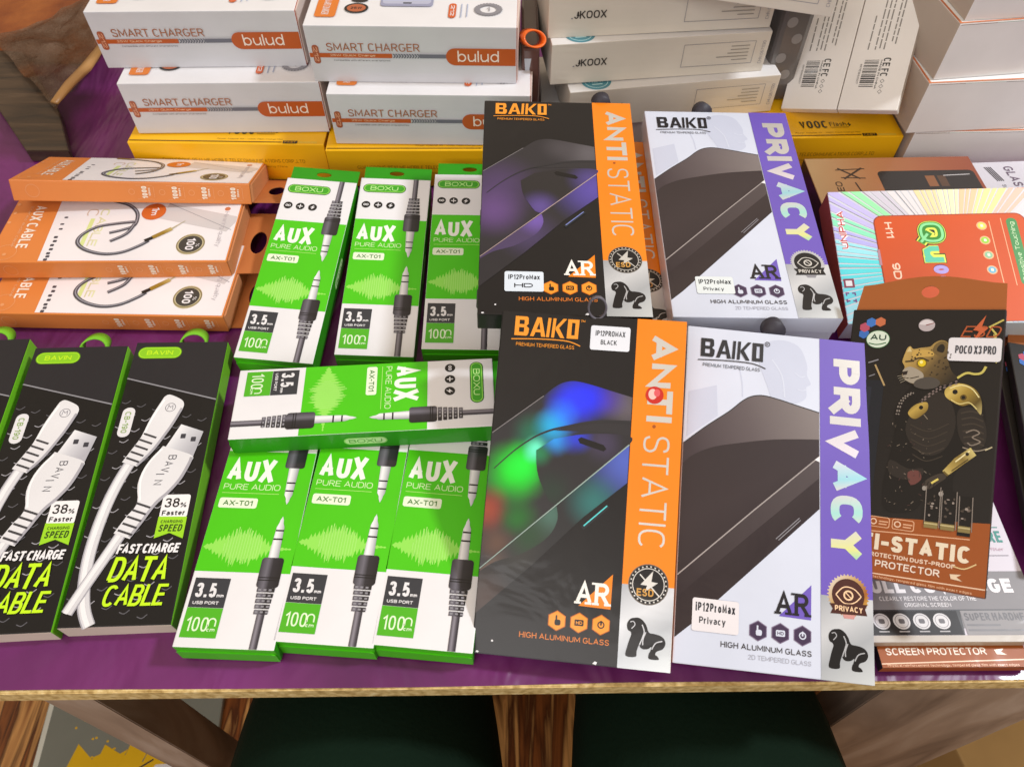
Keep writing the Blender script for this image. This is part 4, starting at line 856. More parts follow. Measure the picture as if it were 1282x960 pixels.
# ================================================================ right-hand packets
def holo_box(label, pose):
    w, l, t = 151.8, 100, 20.3
    r = thing('holographic_box', label, 'phone glass box', pose)
    c = link('carton', carton(.1518, .1, .0203, mat('#D9DCE4', .5, 0, .1), mat('#B9552A'), mat('#C8D8DC'), mat('#C8D8DC'), mat('#D8D2C8'), mat('#D8D2C8')), r)
    a = Art(face(w, l, t, 'top')); a.part('ray_pattern')
    cx, cy = 74, 60
    def hue(d):                      # holographic rays: rainbow sheen painted as fixed colour by direction
        pal = [(-180, '#5FE0E6'), (-168, '#9CE6F0'), (-160, '#B8B4F0'), (-152, '#8FEBC0'), (-144, '#C4BCEC'), (-134, '#9DEFB0'), (-126, '#CFCAD8'), (-114, '#E2DDE0'), (-100, '#F2D9A8'), (-84, '#F6EFC0'), (-74, '#F6C9A2'), (-62, '#F3E4A0'), (-50, '#F4C6B4'), (-38, '#F2DCE2'), (-20, '#CFEFDC'), (0, '#8FE3E0'), (30, '#B9D8F0'), (90, '#CFE3E8'), (150, '#A8E6F2'), (166, '#70DDEA'), (180, '#5FE0E6')]
        return min(pal, key=lambda p: abs(p[0]-d))[1]
    n = 104
    for k in range(n):
        a0, a1 = -180+360*k/n, -180+360*(k+1)/n; m_ = (a0+a1)/2; wd = .9 if k % 2 else .55
        q0, q1 = R(m_-(a1-a0)/2*wd*1.05), R(m_+(a1-a0)/2*wd*1.05)
        P = clip([(cx, cy), (cx+220*math.cos(q0), cy+220*math.sin(q0)), (cx+220*math.cos(q1), cy+220*math.sin(q1))], .4, .4, w-.4, l-.4)
        if len(P) > 2: a.poly(P, mat(hue(m_), .5, 0, .08), 1)
        if -180 < m_ < -110 and k % 2 == 0:
            a.line([p for p in clip([(cx+30*math.cos(q0), cy+30*math.sin(q0)), (cx+200*math.cos(q0), cy+200*math.sin(q0)), (cx+200*math.cos(q0+.004), cy+200*math.sin(q0+.004))], .4, .4, w-.4, l-.4)][:2], .3, GREY, 2)
    a.part('phone_picture').rrect(26.2, 20, 95, 79, 6, mat('#9A3A14', .5, 0, .08), 2); a.rrect(26.9, 20.7, 93.6, 78, 5.4, mat('#D0500C', .5, 0, .05), 3)
    a.rrect(25.6, 46, 1.6, 12, .6, mat('#B78A9A'), 4)
    a.text('H11', 33, 25.4, 4.6, 12, mat('#F7D9C0'), 4, .03, 90); a.text('9D', 33, 56.4, 5, 12, mat('#F7D9C0'), 4, .03, 90)
    g = a.part('graffiti_lettering')
    GR1, GR2, GR3 = mat('#2F8F2A'), mat('#E8F25A'), mat('#12331A')
    for m2, bld, ll in ((GR3, .13, 4), (GR2, .10, 5), (GR1, .06, 6), (mat('#8FE8A0'), .0, 7)):
        gl = .6-bld*4; a.text('Q', 54-bld*12, 26.4-bld*12, 15+bld*24, 15+bld*24, m2, ll, bld, 90)
    for m2, bld, ll in ((GR3, .13, 4), (GR2, .10, 5), (mat('#5FD0B0'), .05, 6)):
        a.text('u', 54.6-bld*12, 45-bld*12, 14+bld*24, 11+bld*20, m2, ll, bld, 90)
    for m2, bld, ll in ((mat('#2A1A5A'), .10, 4), (mat('#B7A8F0'), .04, 5)): a.text('oc', 58, 59-bld*10, 12, 13+bld*20, m2, ll, bld, 90)
    a.part('feature_icons')
    for k, cc in enumerate(('#E6E25A', '#9AD83A', '#8FC7A0', '#6FB9D8')):
        y = 29.6+k*11; a.ell(93.4, y, 3.2, 3.2, mat('#F3B98A'), 4); a.ell(93.4, y, 2.4, 2.4, mat(cc), 5); a.rrect(92.6, y-1, 1.7, 2, .4, mat('#F4F0E0'), 6)
    a.rect(98.2, 26, .6, 46, mat('#F2B48A'), 4)
    a.part('touch_label').rrect(109, 24, 6.6, 50, 3.2, mat('#3F8F4A'), 4); a.text('Sensitive Touching', 110.6, 27, 3.6, 44, mat('#CFEBC0'), 5, .01, -90); a.rect(105.8, 24, .5, 50, mat('#F2B48A'), 4)
    a.part('brand_lettering').text('UNIPHA', 3.4, 15.6, 4.8, 30, mat('#F4F2F6'), 3, .10, -90); a.text('UNIPHA', 3.6, 16, 4.4, 29, mat('#C9362E'), 4, .02, -90)
    a.part('small_icons').rrect(1.4, 67.4, 6.6, 6.6, .6, mat('#8A3A52'), 3); a.rrect(2.6, 68.8, 4, 4, .4, WHITE, 4)
    for (x, y) in ((1.6, 77.4), (5.6, 77.4), (1.6, 83), (5.6, 83)): a.rect(x, y, 2.2, 1, mat('#7A4A8A'), 3); a.rect(x if x < 3 else x+1.4, y-.8 if y > 80 else y, .8, 2.4, mat('#7A4A8A'), 4)
    a.build(c); return r
holo_box('holographic box with rays and an orange phone picture under the brown packet', (.2885, .362, .0301, -1.7, 13.4, -4.2))

def brown_box(label, pose):
    r = thing('brown_gadget_box', label, 'phone glass box', pose)
    BT = grad((0, 0), (150, 30), [(0, '#A8875C'), (.35, '#A06A44'), (.7, '#96543A'), (1, '#8C4030')], .4, 0, .3)
    c = link('carton', carton(.125, .08, .031, mat('#96603E', .4, 0, .3), mat('#3A2A22'), mat('#7A3A26'), mat('#7A4A2E'), mat('#7A4A2E')), r)
    a = Art(face(125, 80, 31, 'top')); a.part('wood_blend').rect(.5, .5, 124, 79, BT, 0)
    e = a.part('star_emblem'); k_ = mat('#3A2A1E')
    a.line([(22, 12), (36, 24)], 1.6, k_, 1); a.line([(40, 12), (24, 24)], 1.6, k_, 2); a.line([(20, 14), (42, 13)], .9, k_, 3); a.line([(22, 22.6), (40, 23.6)], .9, k_, 3); a.line([(31, 28), (33, 40)], 1.2, k_, 1); a.text('NEO', 16, 27, 5, 16, k_, 1, .02, -90)
    a.part('phone_picture').rrect(50, 16, 72, 62, 4, mat('#2C2826', .3, 0, .5), 1); a.rect(84, 22, 7, 12, mat('#8A5A3A'), 2); a.rect(93, 22, 6, 12, mat('#5A4232'), 2); a.line([(98, 22), (118, 21)], .8, mat('#C9C6C8'), 3)
    a.build(c)
brown_box('brown box with dark phone picture wedged behind the holographic box', (.283, .4385, 0, 1.5, 0, 0))
def pale_packet(label, pose):
    r = thing('pale_glass_packet', label, 'phone glass box', pose)
    c = link('carton', carton(.10, .08, .029, mat('#CFCCD6', .5, 0, .1), mat('#B9B2BA'), mat('#B9B2BA'), mat('#C8B8D0'), mat('#C8B8D0')), r)
    a = Art(face(100, 80, 29, 'top')); a.part('product_lettering').text('GLASS', 24, 6, 7, 28, mat('#6A5A6E'), 1, .02, 90, shear=.2); a.part('lined_block')
    for k in range(4): a.line([(10+k*1.5, 6), (14+k*1.5, 22)], .8, mat('#3F3A42'), 1)
    a.text('SUPER', 15, 26, 3, 12, GREY, 1, .02, 90); a.build(c)
pale_packet('pale lilac packet at the right picture edge below the plain white boxes', (.395, .4375, 0, 3, 0, 0))

TERRA = mat('#9E521E', .5, 0, .08); TERL = mat('#A8602E', .5, 0, .08); COAL = mat('#1E1A18', .46, 0, .1); PALEY = mat('#E6DCA0'); BRASS = mat('#A8935A', .35, .3, .3); BRD = mat('#5A4A26'); FUR = mat('#B99A62', .6, 0, .2); FURD = mat('#5A4428', .6, 0, .2)
def warrior_packet(label, pose, group, sticker=True, scale=1):
    w, l, t = 74.9, 149.8, 6
    r = thing('hanging_packet', label, 'phone glass packet', pose, group, scale)
    c = link('sleeve', carton(.0749, .1498, .006, COAL, COAL, COAL, TERRA, COAL, TERRA), r); c.name = 'sleeve'
    a = Art(face(w, l, t, 'top'))
    a.part('lower_band').poly([(.3, 119.6), (74.6, 113.4), (74.6, 149.5), (.3, 149.5)], TERRA, 1); a.line([(.4, 126.4), (66.4, 122.6)], .5, mat('#E8B48E'), 2); a.line([(.4, 147.6), (74.4, 145.8)], .6, mat('#F0CDB0'), 2)
    for k, x in enumerate((3, 12.5, 24)):
        a.rrect(x+7, 117.2, 8.4+2*(k > 0), 5.6, 1.2, mat('#E8B48E'), 2); a.rrect(x+7.4, 117.6, 7.6+2*(k > 0), 4.8, 1, TERRA, 3); a.ring(x+9.6, 120, 1.1, 1.7, mat('#F0CDB0'), 4, 14); a.rect(x+12.2, 119.3, 3+1.4*(k > 0), .6, mat('#E8B48E'), 4); a.rect(x+12.2, 120.7, 2.4+1.4*(k > 0), .6, mat('#E8B48E'), 4)
    a.part('title_lettering').text('ANTI-STATIC', 3, 126.2, 64.4, 8.4, mat('#EDE0C8'), 3, .05); a.text('STATIC PROTECTION DUST-PROOF', 8, 136, 53, 2.2, mat('#F0D4BC'), 3, .04); a.text('SCREEN PROTECTOR', 4, 139.8, 50.6, 3.6, mat('#F3E4D6'), 3, .02)
    a.poly([(59, 141), (64, 140.4), (62, 142), (64.6, 143.6), (59.6, 143.2)], mat('#EAD2B4'), 3); a.line(spline([(60, 136.8), (65, 137.4), (70, 134.2)], 4), .6, mat('#E3C890'), 5)
    a.text('Physical reinforcement technology, tempered glass film with exact edges', 3, 147.8, 66, 1.6, mat('#E6B48E'), 3, .0)
    # the big cat in armour
    g = a.part('warrior_picture'); rr = random.Random(4)
    K1, K2, K3 = mat('#15110F', .46, 0, .1), mat('#2C2622', .46, 0, .1), mat('#3F372F', .46, 0, .1)
    BG = grad((48, 42), (68, 58), [(0, '#8E7430'), (.25, '#D2B864'), (.45, '#A88C3C'), (.75, '#5E4C20'), (1, '#C8B878')]); BG2 = grad((33, 53), (43, 63), [(0, '#4E4018'), (.4, '#C2A450'), (.7, '#8A7030'), (1, '#3A2E14')]); BG3 = grad((49, 94), (65, 77), [(0, '#E6D890'), (.4, '#B09850'), (.7, '#8A7438'), (1, '#D8C880')])
    # dim side panel and floor line behind the figure
    a.rect(6, 42, 14, 70, mat('#1D2028', .46, 0, .1), 0); a.rect(9, 46, 5, 66, mat('#262A36', .46, 0, .1), 1)
    # torso, arms, legs as dark armoured masses
    a.poly(spline([(36, 43), (44, 42), (52, 41), (60, 42), (66, 47), (69, 58), (70, 72), (67, 79), (62, 84), (57, 92), (58, 112), (52, 112), (46, 104), (40, 112), (27, 113), (25, 98), (27, 82), (28, 68), (27, 58), (31, 49)], 4, True), K1, 2)
    a.poly(spline([(40, 50), (48, 47), (54, 54), (56, 66), (52, 78), (44, 82), (36, 76), (33, 66)], 4, True), K2, 3)          # breastplate
    for k in range(5): a.line(spline([(35+k*.6, 66+k*4), (44, 69+k*4), (53-k*.4, 64+k*4.4)], 4), .5, K3, 4)
    a.poly(spline([(57, 56), (64, 55), (69, 62), (70, 72), (66, 78), (60, 74), (57, 66)], 4, True), K2, 3)                        # upper arm
    for k in range(6): a.line(spline([(58+.5*k, 58+k*3.2), (63+.5*k, 56.6+k*3.3), (68+.3*k, 58.4+k*3.2)], 4), .8, K3, 4)
    a.line(spline([(61, 68.2), (64.5, 66.4), (67, 68), (64, 70.4), (67.6, 72.4), (64, 74.6), (62, 73.4)], 4), .6, mat('#8A7E72'), 5)
    a.line(spline([(60, 76), (66, 77.4), (71, 75.6)], 4), .5, mat('#9A8E7E'), 4); a.line([(70, 76.6), (73, 74.6)], .6, mat('#C8BC98'), 4)
    # shoulder plates
    a.poly(spline([(50, 45.4), (53, 42.8), (57, 41.8), (62, 43.4), (65.4, 47), (67, 52), (67, 58), (64.6, 55.4), (62, 53), (58, 54), (53, 51.6), (50.2, 49)], 4, True), BG, 5)
    a.ell(54.6, 46.6, 1.2, 1.3, K1, 6); a.ell(58.6, 49.4, 1.5, 1.6, mat('#5E4A1C'), 6); a.ell(58.6, 49.4, .8, .9, K1, 7); a.line(spline([(52, 44.8), (57, 42.8), (62, 44.4), (65.6, 49)], 5), .5, mat('#F1E6A8'), 6); a.line(spline([(53, 51), (57, 53), (61.4, 52), (65, 55.4)], 5), .5, mat('#E2D28A'), 6)
    a.poly(spline([(33.4, 60), (35, 56.4), (38, 54), (42, 53.2), (42.6, 57), (40, 60.6), (36.6, 62.8)], 4, True), BG2, 5); a.ell(39.4, 56.2, 1, 1.1, K1, 6); a.line([(41, 60), (43, 62.4)], .4, mat('#8A7E6A'), 5)
    # twisted cords at the neck
    for ox in (0, 1.1): 
        P = spline([(27.8+ox, 61), (28.6+ox, 55), (31+ox, 50.6), (34.6+ox, 48)], 6)
        for p, q in zip(P[::2], P[1::2]): a.line([p, q], .7, mat('#8A8078'), 5)
    for ox in (0, 1.4):
        P = spline([(39.4, 53.4-ox), (44, 48.6-ox), (49, 44.8-ox), (56, 41.6-ox)], 6)
        for p, q in zip(P[::2], P[1::2]): a.line([p, q], .8, mat('#7E6E6A'), 6)
    # forearm guard and glove
    a.poly([(63.6, 75.8), (66.4, 79.6), (57.6, 88.4), (54.4, 91.6), (52, 89.4), (57, 82)], BG3, 6); a.line([(57.4, 84), (63.4, 77.6)], .6, mat('#F3EAB4'), 7); a.line([(56, 89), (63, 82)], .5, mat('#4A3C18'), 7); a.ell(62.4, 79.4, .8, .9, K1, 7); a.line([(52.4, 89.6), (54.6, 91.6)], 1, mat('#6A5828'), 7)
    a.poly(spline([(52, 90.6), (54, 92.6), (50.6, 96), (47, 99.4), (43.4, 99), (44.4, 95.6), (48, 92.4)], 3, True), K3, 5); a.line([(47.4, 96.4), (50.4, 93.8)], 1, mat('#E0CE6A'), 7)
    for k in range(4): a.line([(43.6+k*1.5, 98.8+k*.2), (44.6+k*1.5, 95.8)], .3, K1, 6)
    a.ell(44.4, 99.4, 1, 1.2, mat('#9A948C'), 6); a.ell(52.2, 101.4, 1.1, 1.3, mat('#A8A29C'), 6)
    # belt, thigh plates and glints
    a.poly(spline([(27, 86), (36, 90), (43, 89), (42, 94), (34, 96), (27, 93)], 3, True), K2, 4); a.poly(spline([(36, 92), (41, 90.6), (42.6, 95), (38, 98.6)], 3, True), mat('#6A3E3A'), 5)
    for q in range(60):
        x, y = rr.uniform(26, 46), rr.uniform(64, 112); d = rr.uniform(.5, 1.7); an = rr.uniform(0, 3.1); a.line([(x, y), (x+d*math.cos(an), y+d*math.sin(an))], .32, mat(rr.choice(('#6A5E52', '#51483E', '#8A7E70', '#4A3230')), .46, 0, .1), 6)
    # four glass panes standing at the lower right
    for k, (x0, x1, y0) in enumerate(((45.4, 52, 98), (52.8, 59.4, 99.5), (60.6, 66.4, 101.4))):
        a.rect(x0, y0, x1-x0, 20, K1, 3 if k else 2)
        for x in (x0, x1): a.line([(x, y0), (x+.5, 119)], .4, mat('#8A8078'), 7)
        for q in range(9): a.ell(rr.uniform(x0+.8, x1-.8), rr.uniform(y0+3, 114), rr.uniform(.3, .9), rr.uniform(.3, .8), mat(rr.choice(('#6E625A', '#9A8E86', '#4E443C'))), 8, 7)
        a.rect(x0+.3, 116.4, x1-x0-.4, 3.2, BG3 if 0 else mat('#8A7A4A'), 8); a.rect(x0+.3, 117, x1-x0-.4, .7, mat('#C4B684'), 9)
    a.line([(14.6, 33), (20.4, 45)], .9, mat('#B59A6A'), 2); a.line([(11, 32), (16, 30)], .7, GREY, 2); a.line([(12, 40), (15, 38.6)], .5, GREY, 2)
    h = a.part('cat_head_picture')
    HG = grad((28, 24), (52, 40), [(0, '#C8A860'), (.35, '#A88A4C'), (.6, '#6A5634'), (1, '#2E261C')])
    a.poly(spline([(29.2, 25.6), (30, 23), (31.4, 21.8), (33, 23.4), (36.6, 22.6), (41, 21.8), (43, 19.6), (46, 18), (49, 19), (50, 22), (49.6, 26.6), (50.6, 31), (52.4, 35.6), (55, 39), (51, 42.6), (45, 43.6), (40, 42), (36, 43.6), (32.4, 42.4), (29.6, 40.4), (28.6, 37.6), (29.6, 34), (28.2, 31), (28.6, 28)], 3, True), HG, 8)
    a.poly(spline([(42.6, 24.4), (43.4, 20.6), (46.2, 18.6), (49, 20), (49, 24.6), (46.4, 27.2)], 3, True), mat('#6E5A34'), 9); a.poly(spline([(44.4, 24), (45, 21.4), (46.8, 20.2), (48, 22), (47.4, 25)], 3, True), mat('#1E1812'), 10); a.poly([(29.8, 25.2), (31.2, 22), (32.4, 25)], mat('#D8C48A'), 9)
    a.poly(spline([(33, 24.6), (38, 23.6), (42, 24.4), (43, 27), (37, 28), (33, 28.4)], 3, True), mat('#C8A454'), 9)
    for q in range(46):
        x, y = rr.uniform(32, 51.5), rr.uniform(23.4, 38)
        if math.hypot(x-37.8, y-31.2) > 2.8 and not (43 < x < 49 and y < 27): a.ell(x, y, rr.uniform(.28, .55), rr.uniform(.28, .5), mat('#2A2014'), 10, 7)
    a.poly(spline([(29, 35.6), (32, 33.6), (36, 35), (39, 37.6), (38.6, 41), (34.6, 43), (31, 41.6), (29, 39)], 3, True), mat('#A49A8A', .6, 0, .1), 9); a.poly(spline([(36, 41), (42, 39), (47, 41), (46, 44.6), (40, 46), (35, 44.4)], 3, True), mat('#4E4842', .6, 0, .1), 9)
    a.poly([(28.4, 36.8), (31.4, 36), (31, 38.2), (29.2, 38.8)], mat('#241A18'), 10); a.line(spline([(29.4, 40), (33, 40.2), (37, 39)], 4), .5, mat('#3A3026'), 10); a.line([(29.6, 30.8), (34, 30.2)], .8, mat('#2E2418'), 10); a.line(spline([(34, 29.6), (37, 28.4), (41, 30)], 4), .7, mat('#2E2418'), 11)
    a.ell(37.8, 31.4, 2.4, 2.5, mat('#7A6210'), 11); a.ell(37.8, 31.4, 1.9, 2.0, mat('#E6C81C'), 12); a.ell(37.5, 30.9, .8, .9, mat('#FBF2A0'), 13)
    for k in range(4): a.line([(31+k*.8, 38.4+k*.4), (26.4+k*.6, 39.4+k*1.2)], .18, mat('#B8AE9A'), 11)
    b = a.part('lightning_picture'); ly = mat('#C9BC62')
    a.line([(74, 6), (68, 10), (71, 14), (70, 24), (66, 28)], .9, ly, 3); a.line(spline([(55, 39), (59, 36), (63, 36.4), (66, 35.4), (67.6, 32)], 4), 1.2, ly, 6); a.line([(70, 14), (72, 30)], .5, ly, 3)
    a.part('maker_logo')
    for k, cc in enumerate(('#3A6FC0', '#B8506A', '#3F78C8', '#C8704A')):
        q = R(200-k*42); hexa(a, 13.2+6.6*math.cos(q), 17-5.6*math.sin(q)-4, 2.9, mat(cc), 2)
    a.ell(14.6, 18, 6.2, 5.4, mat('#2C6A3A'), 3); a.ell(14.6, 18, 5.8, 5, mat('#D9E8D8'), 4); a.text('AU', 10.6, 15, 8.2, 3.6, mat('#24463A'), 5, .03); a.line(spline([(10, 20.4), (14.4, 21.2), (19, 20)], 4), .6, mat('#2C6A3A'), 5)
    a.part('esd_logo').text('ESD', 56, 9.6, 17, 6.4, mat('#B0562E'), 3, .0, shear=.4); a.poly([(66, 3.4), (60.4, 12), (63.4, 12.4), (60, 19.4), (67.4, 10.6), (64.2, 10.4)], mat('#C9623A'), 4)
    a.part('punched_hole').ell(38.4, 9.4, 4, 3.6, mat('#B9AEB2'), 4); a.poly(spline([(34.6, 9), (38, 6.2), (42, 8.2), (41, 9.2)], 3, True), mat('#D9D2D6'), 5); a.line([(38, 9.4), (42, 8.2)], .5, mat('#8A4A4A'), 6)
    a.build(c)
    if sticker:
        s = Art(face(w, l, t, 'top')).part('model_sticker'); s.rrect(49.6, 16.4, 24.4, 13, 1.6, mat('#E6E4EA', .5, 0, .1), 9); s.text('POCO X3 PRO', 53, 20.8, 18.6, 4.6, mat('#3B3D46', .5, 0, .1), 11, .02); s.build(r)
    hl = circ(.0008, .0862, .0044, .0036, 24)
    out = [(-.0365, .0746), (.0372, .0746), (.0368, .0905)]+[(.0368-.0706*k/12, .0905+.0052*max(0, math.sin(math.pi*(k/12)))**1.5) for k in range(1, 12)]+[(-.0338, .0905)]
    tb = link('hang_tab', prism(out, .0030, .0036, TERL, hole=hl), r)
    return r
GT = 'hanging glass packets with an armoured big cat'
T0 = warrior_packet('hanging packet with armoured leopard and a white model sticker beside it', (.2102, .2104, .057, -12.7, 23.3, -27.6), GT, True, .967)
T1 = warrior_packet('hanging packet lying askew at the right picture edge with round hole in view', (.329, .222, .0205, -13.4, 0, 0), GT, False)
dup(T1, 'hanging packet just beneath the askew one at the right picture edge', (.3255, .2215, .0138, -12.2, 0, 0))
dup(T1, 'hanging packet lowest at the table edge, only its lettered lower band showing', (.2215, .1857, .0004, .4, 0, 0))
def coverage_packet(label, pose):
    w, l, t = 102, 165, 6
    r = thing('flat_glass_packet', label, 'phone glass packet', pose)
    LIL = mat('#D9D4E0', .5, 0, .08); GRY = mat('#8A888D', .5, 0, .08)
    c = link('sleeve', carton(.102, .165, .006, LIL, LIL, LIL, mat('#B5A994'), LIL), r)
    a = Art(face(w, l, t, 'top'))
    a.part('grey_band').rect(.4, 128, 101.2, 30, GRY, 1); a.rect(.4, 148.4, 101.2, .5, CHAR, 2); a.part('icon_strip').rect(.4, 149, 59, 12.4, mat('#2A292D', .5, 0, .08), 3); a.poly([(59.4, 149), (61.4, 149), (60, 161.4), (59.4, 161.4)], mat('#2E2D31'), 3); a.rect(61.4, 149, 40, 12.4, mat('#98969A', .5, 0, .08), 3)
    for k in range(4):
        x = 19.8+k*10.2; a.ell(x, 154.4, 4.3, 4.1, mat('#DAD9DD'), 4); a.ring(x, 154.4, 3.1, 3.4, GREY, 5); a.rrect(x-1.5, 153.2, 3, 2.4, .7, mat('#6A686E'), 5); a.rect(x-2.6, 159.3, 5.2, .6, mat('#B6B4B8'), 4)
    a.part('title_lettering').text('FULL COVERAGE', 13, 132, 80, 7.6, mat('#EFEDF2'), 3, .06); a.text('CLEARLY RESTORE THE COLOR OF THE', 22, 141.4, 50, 2.3, mat('#E3E1E6'), 3, .02); a.text('ORIGINAL SCREEN', 34, 144.8, 24, 2.2, mat('#E3E1E6'), 3, .02)
    a.text('SUPER HARDNESS', 62.6, 150.2, 36, 4, mat('#5C5A60'), 4, .03); a.rect(62.6, 156, 17, .9, mat('#6E6C72'), 4); a.rect(62.6, 158.6, 32, .9, mat('#6E6C72'), 4); a.part('bottom_stripe').rect(.4, 161.6, 101.2, 3.2, mat('#BDB5AC'), 1)
    TE = mat('#2E8C84'); g = a.part('glare_label')
    a.ring(86, 88, 7.2, 7.8, TE, 2, 24, 180, 360); a.line([(78, 88), (94, 88)], .8, TE, 3); a.line([(78.4, 90), (93.8, 90)], .6, TE, 2)
    for k in range(6): a.line([(80+k*2.4, 91.4), (80.6+k*2.1, 98)], .7, TE, 2)
    a.line([(79, 91), (80.4, 99), (91.6, 99), (93.4, 91)], .7, TE, 3); a.rect(67, 102.6, 31, .5, TE, 2); a.text('ANTI GLARE', 62, 105, 36, 6.6, TE, 2, .03); a.text('anti glare filter', 73, 114.6, 24, 2.4, mat('#C9A6B8'), 2); a.rect(67, 119, 31, .4, mat('#8A8490'), 2)
    a.part('corner_picture').poly([(.4, 112), (20, 118), (32, 127.8), (.4, 127.8)], mat('#3F8FC6'), 2)
    a.build(c)
coverage_packet('flat white and grey full coverage packet under the leopard packet', (.2185, .204, .0068, .3, 0, 0))

# ================================================================ bits between the stacks
def cable_packet():
    r = thing('strapped_cable_packet', 'narrow dark cable packet with orange strap loop between charger and cream boxes', 'cable packet', (.0135, .555, 0, 0, 0, 0))
    link('body', carton(.013, .07, .094, mat('#5A4A46', .25, 0, .8), mat('#7A4A3A', .3, 0, .6), mat('#5A3A34', .3, 0, .6), mat('#6A4C46', .2, 0, .8), mat('#4A3A38'), bev=.002), r)
    a = Art(face(13, 70, 94, 'front')); a.part('red_band').rect(.8, 44, 11.4, 14, mat('#8A2A1E', .3, 0, .6), 1); a.part('plug_glimpse').poly([(2, 8), (7, 8), (5, 22), (3, 22)], mat('#C9D2DE', .2, 0, .8), 1); a.rect(3.6, 24, 1, 10, mat('#D8D6DA'), 1); a.rect(6, 22, 1.8, 6, BLK, 1); a.build(r)
    lp = link('strap_loop', loop_mesh(.0085, .006, .012, .0012, mat('#EE6A1A', .45, 0, .2), skew=.003), r); lp.location = (.001, -.034, .101); lp.rotation_euler = (R(-25), R(10), R(15))
cable_packet()
def grey_packet():
    r = thing('clear_grey_packet', 'dull grey clear packet squeezed between cream and barcode boxes', 'cable packet', (.2065, .575, .0345, 6, 0, 0))
    link('body', carton(.024, .06, .085, mat('#7A7674', .25, 0, .8), mat('#6A6462', .25, 0, .8), mat('#6A5A52', .25, 0, .8), mat('#6A6562', .22, 0, .8), mat('#6A6462'), bev=.004), r)
    a = Art(face(24, 60, 85, 'front')); a.part('round_spots')
    for x, y in ((8, 20), (15, 33), (7, 48), (14, 62)): a.ell(x, y, 4, 4, mat('#8E8A88', .3, 0, .6), 1)
    a.build(r)
grey_packet()

# ================================================================ flat dark brown strip and plastic bag at the back left
def m_strip(t, b):
    f, _ = nz(t, 16, 6, stretch=(.6, 5, 3), dist=1.4); t.links.new(ramp(t, f, [(.3, '#20140D'), (.55, '#43301F'), (.8, '#66503C')]), b.inputs['Base Color']); bump(t, b, f, .5, .003)
pk = slab('dark_brown_strip', [(-.585, .74), (-.4427, .5808), (-.3900, .5140), (-.3560, .5140), (-.3835, .5695), (-.46, .674), (-.53, .80)], -.0004, .010, proc('rough_dark_brown', m_strip, .5, .3))
pk['label'] = 'flat dark brown strip lying on the purple cover at the back left corner'; pk['category'] = 'plank'
def m_bag(t, b):
    f, _ = nz(t, 9, 5, dist=2); t.links.new(ramp(t, f, [(.3, '#7A4218'), (.48, '#6A4C36'), (.75, '#9A8472')]), b.inputs['Base Color'])
    b.inputs['Alpha'].default_value = .62; g, _ = nz(t, 40, 3, dist=2.5); bump(t, b, g, .4, .003)
from mathutils import noise
bm = bmesh.new(); nu, nv = 46, 46; V = {}
c00, c10, c11, c01 = (-.3795, .563), (-.366, .652), (-.412, .745), (-.475, .668)      # near tip, right, far, left
def crease(x, y):                                                       # sharp folds of a thin plastic sheet
    z = 0
    for k in range(5):
        a = k*1.27+.4; d = (x*math.cos(a)+y*math.sin(a))*(34+9*k)+3*noise.noise((x*14, y*14, k))
        z += (abs((d % 2)-1))*.0026/(1+.3*k)
    return z+.010*max(0, noise.noise((x*18, y*18, 3.3)))
for j in range(nv+1):
    for i in range(nu+1):
        u, v = i/nu, j/nv
        x = (1-u)*((1-v)*c00[0]+v*c01[0])+u*((1-v)*c10[0]+v*c11[0]); y = (1-u)*((1-v)*c00[1]+v*c01[1])+u*((1-v)*c10[1]+v*c11[1])
        x += .004*noise.noise((x*30, y*30, 1)); y += .004*noise.noise((x*30, y*30, 7))
        V[i, j] = bm.verts.new((x, y, .0112+crease(x, y)))
for j in range(nv):
    for i in range(nu): bm.faces.new([V[i, j], V[i+1, j], V[i+1, j+1], V[i, j+1]])
bmesh.ops.solidify(bm, geom=list(bm.faces), thickness=.0005)
bag = link('plastic_bag', mesh(bm, 'plastic_bag', [proc('crumpled_brown_plastic', m_bag, .28, .4)]))
M_FOLD = mat('#B98A52', .35, 0, .5)
fe = link('folded_edge', tube([(-.3815, .566, .0185), (-.376, .590, .0205), (-.371, .615, .0195), (-.367, .650, .0205)], [.004, .0055, .006, .004], M_FOLD, 'folded_edge', 8, flat=.45), bag)
bag['label'] = 'crumpled brownish clear plastic bag with a tan folded edge beside the left charger stack'; bag['category'] = 'plastic bag'
def m_cloth(t, b):
    f, _ = nz(t, 20, 5); t.links.new(ramp(t, f, [(.3, '#5A2A14'), (.55, '#8A4A20'), (.8, '#A8642E')]), b.inputs['Base Color']); g, _ = nz(t, 160, 2); bump(t, b, g, .8, .002)
cl = link('brown_cloth_sheet', carton(.30, .22, .011, *[proc('brown_cloth', m_cloth, .9)]*5, bev=.004)); put(cl, (-.527, .775, 0, -6, 0, 0))
cl['label'] = 'brown cloth with a stitched tan hem spread under the plastic bag'; cl['category'] = 'cloth'
hm = Art(face(300, 220, 11, 'top')); hm.part('stitched_hem').rect(2, 122, 296, 4, mat('#C48A4A', .8, 0, 0, 0, .1), 1)
for k in range(58): hm.ell(5+k*5, 114, 1.5, 1.2, mat('#D9A868', .8, 0, 0, 0, .1), 1, 8)
hm.build(cl)

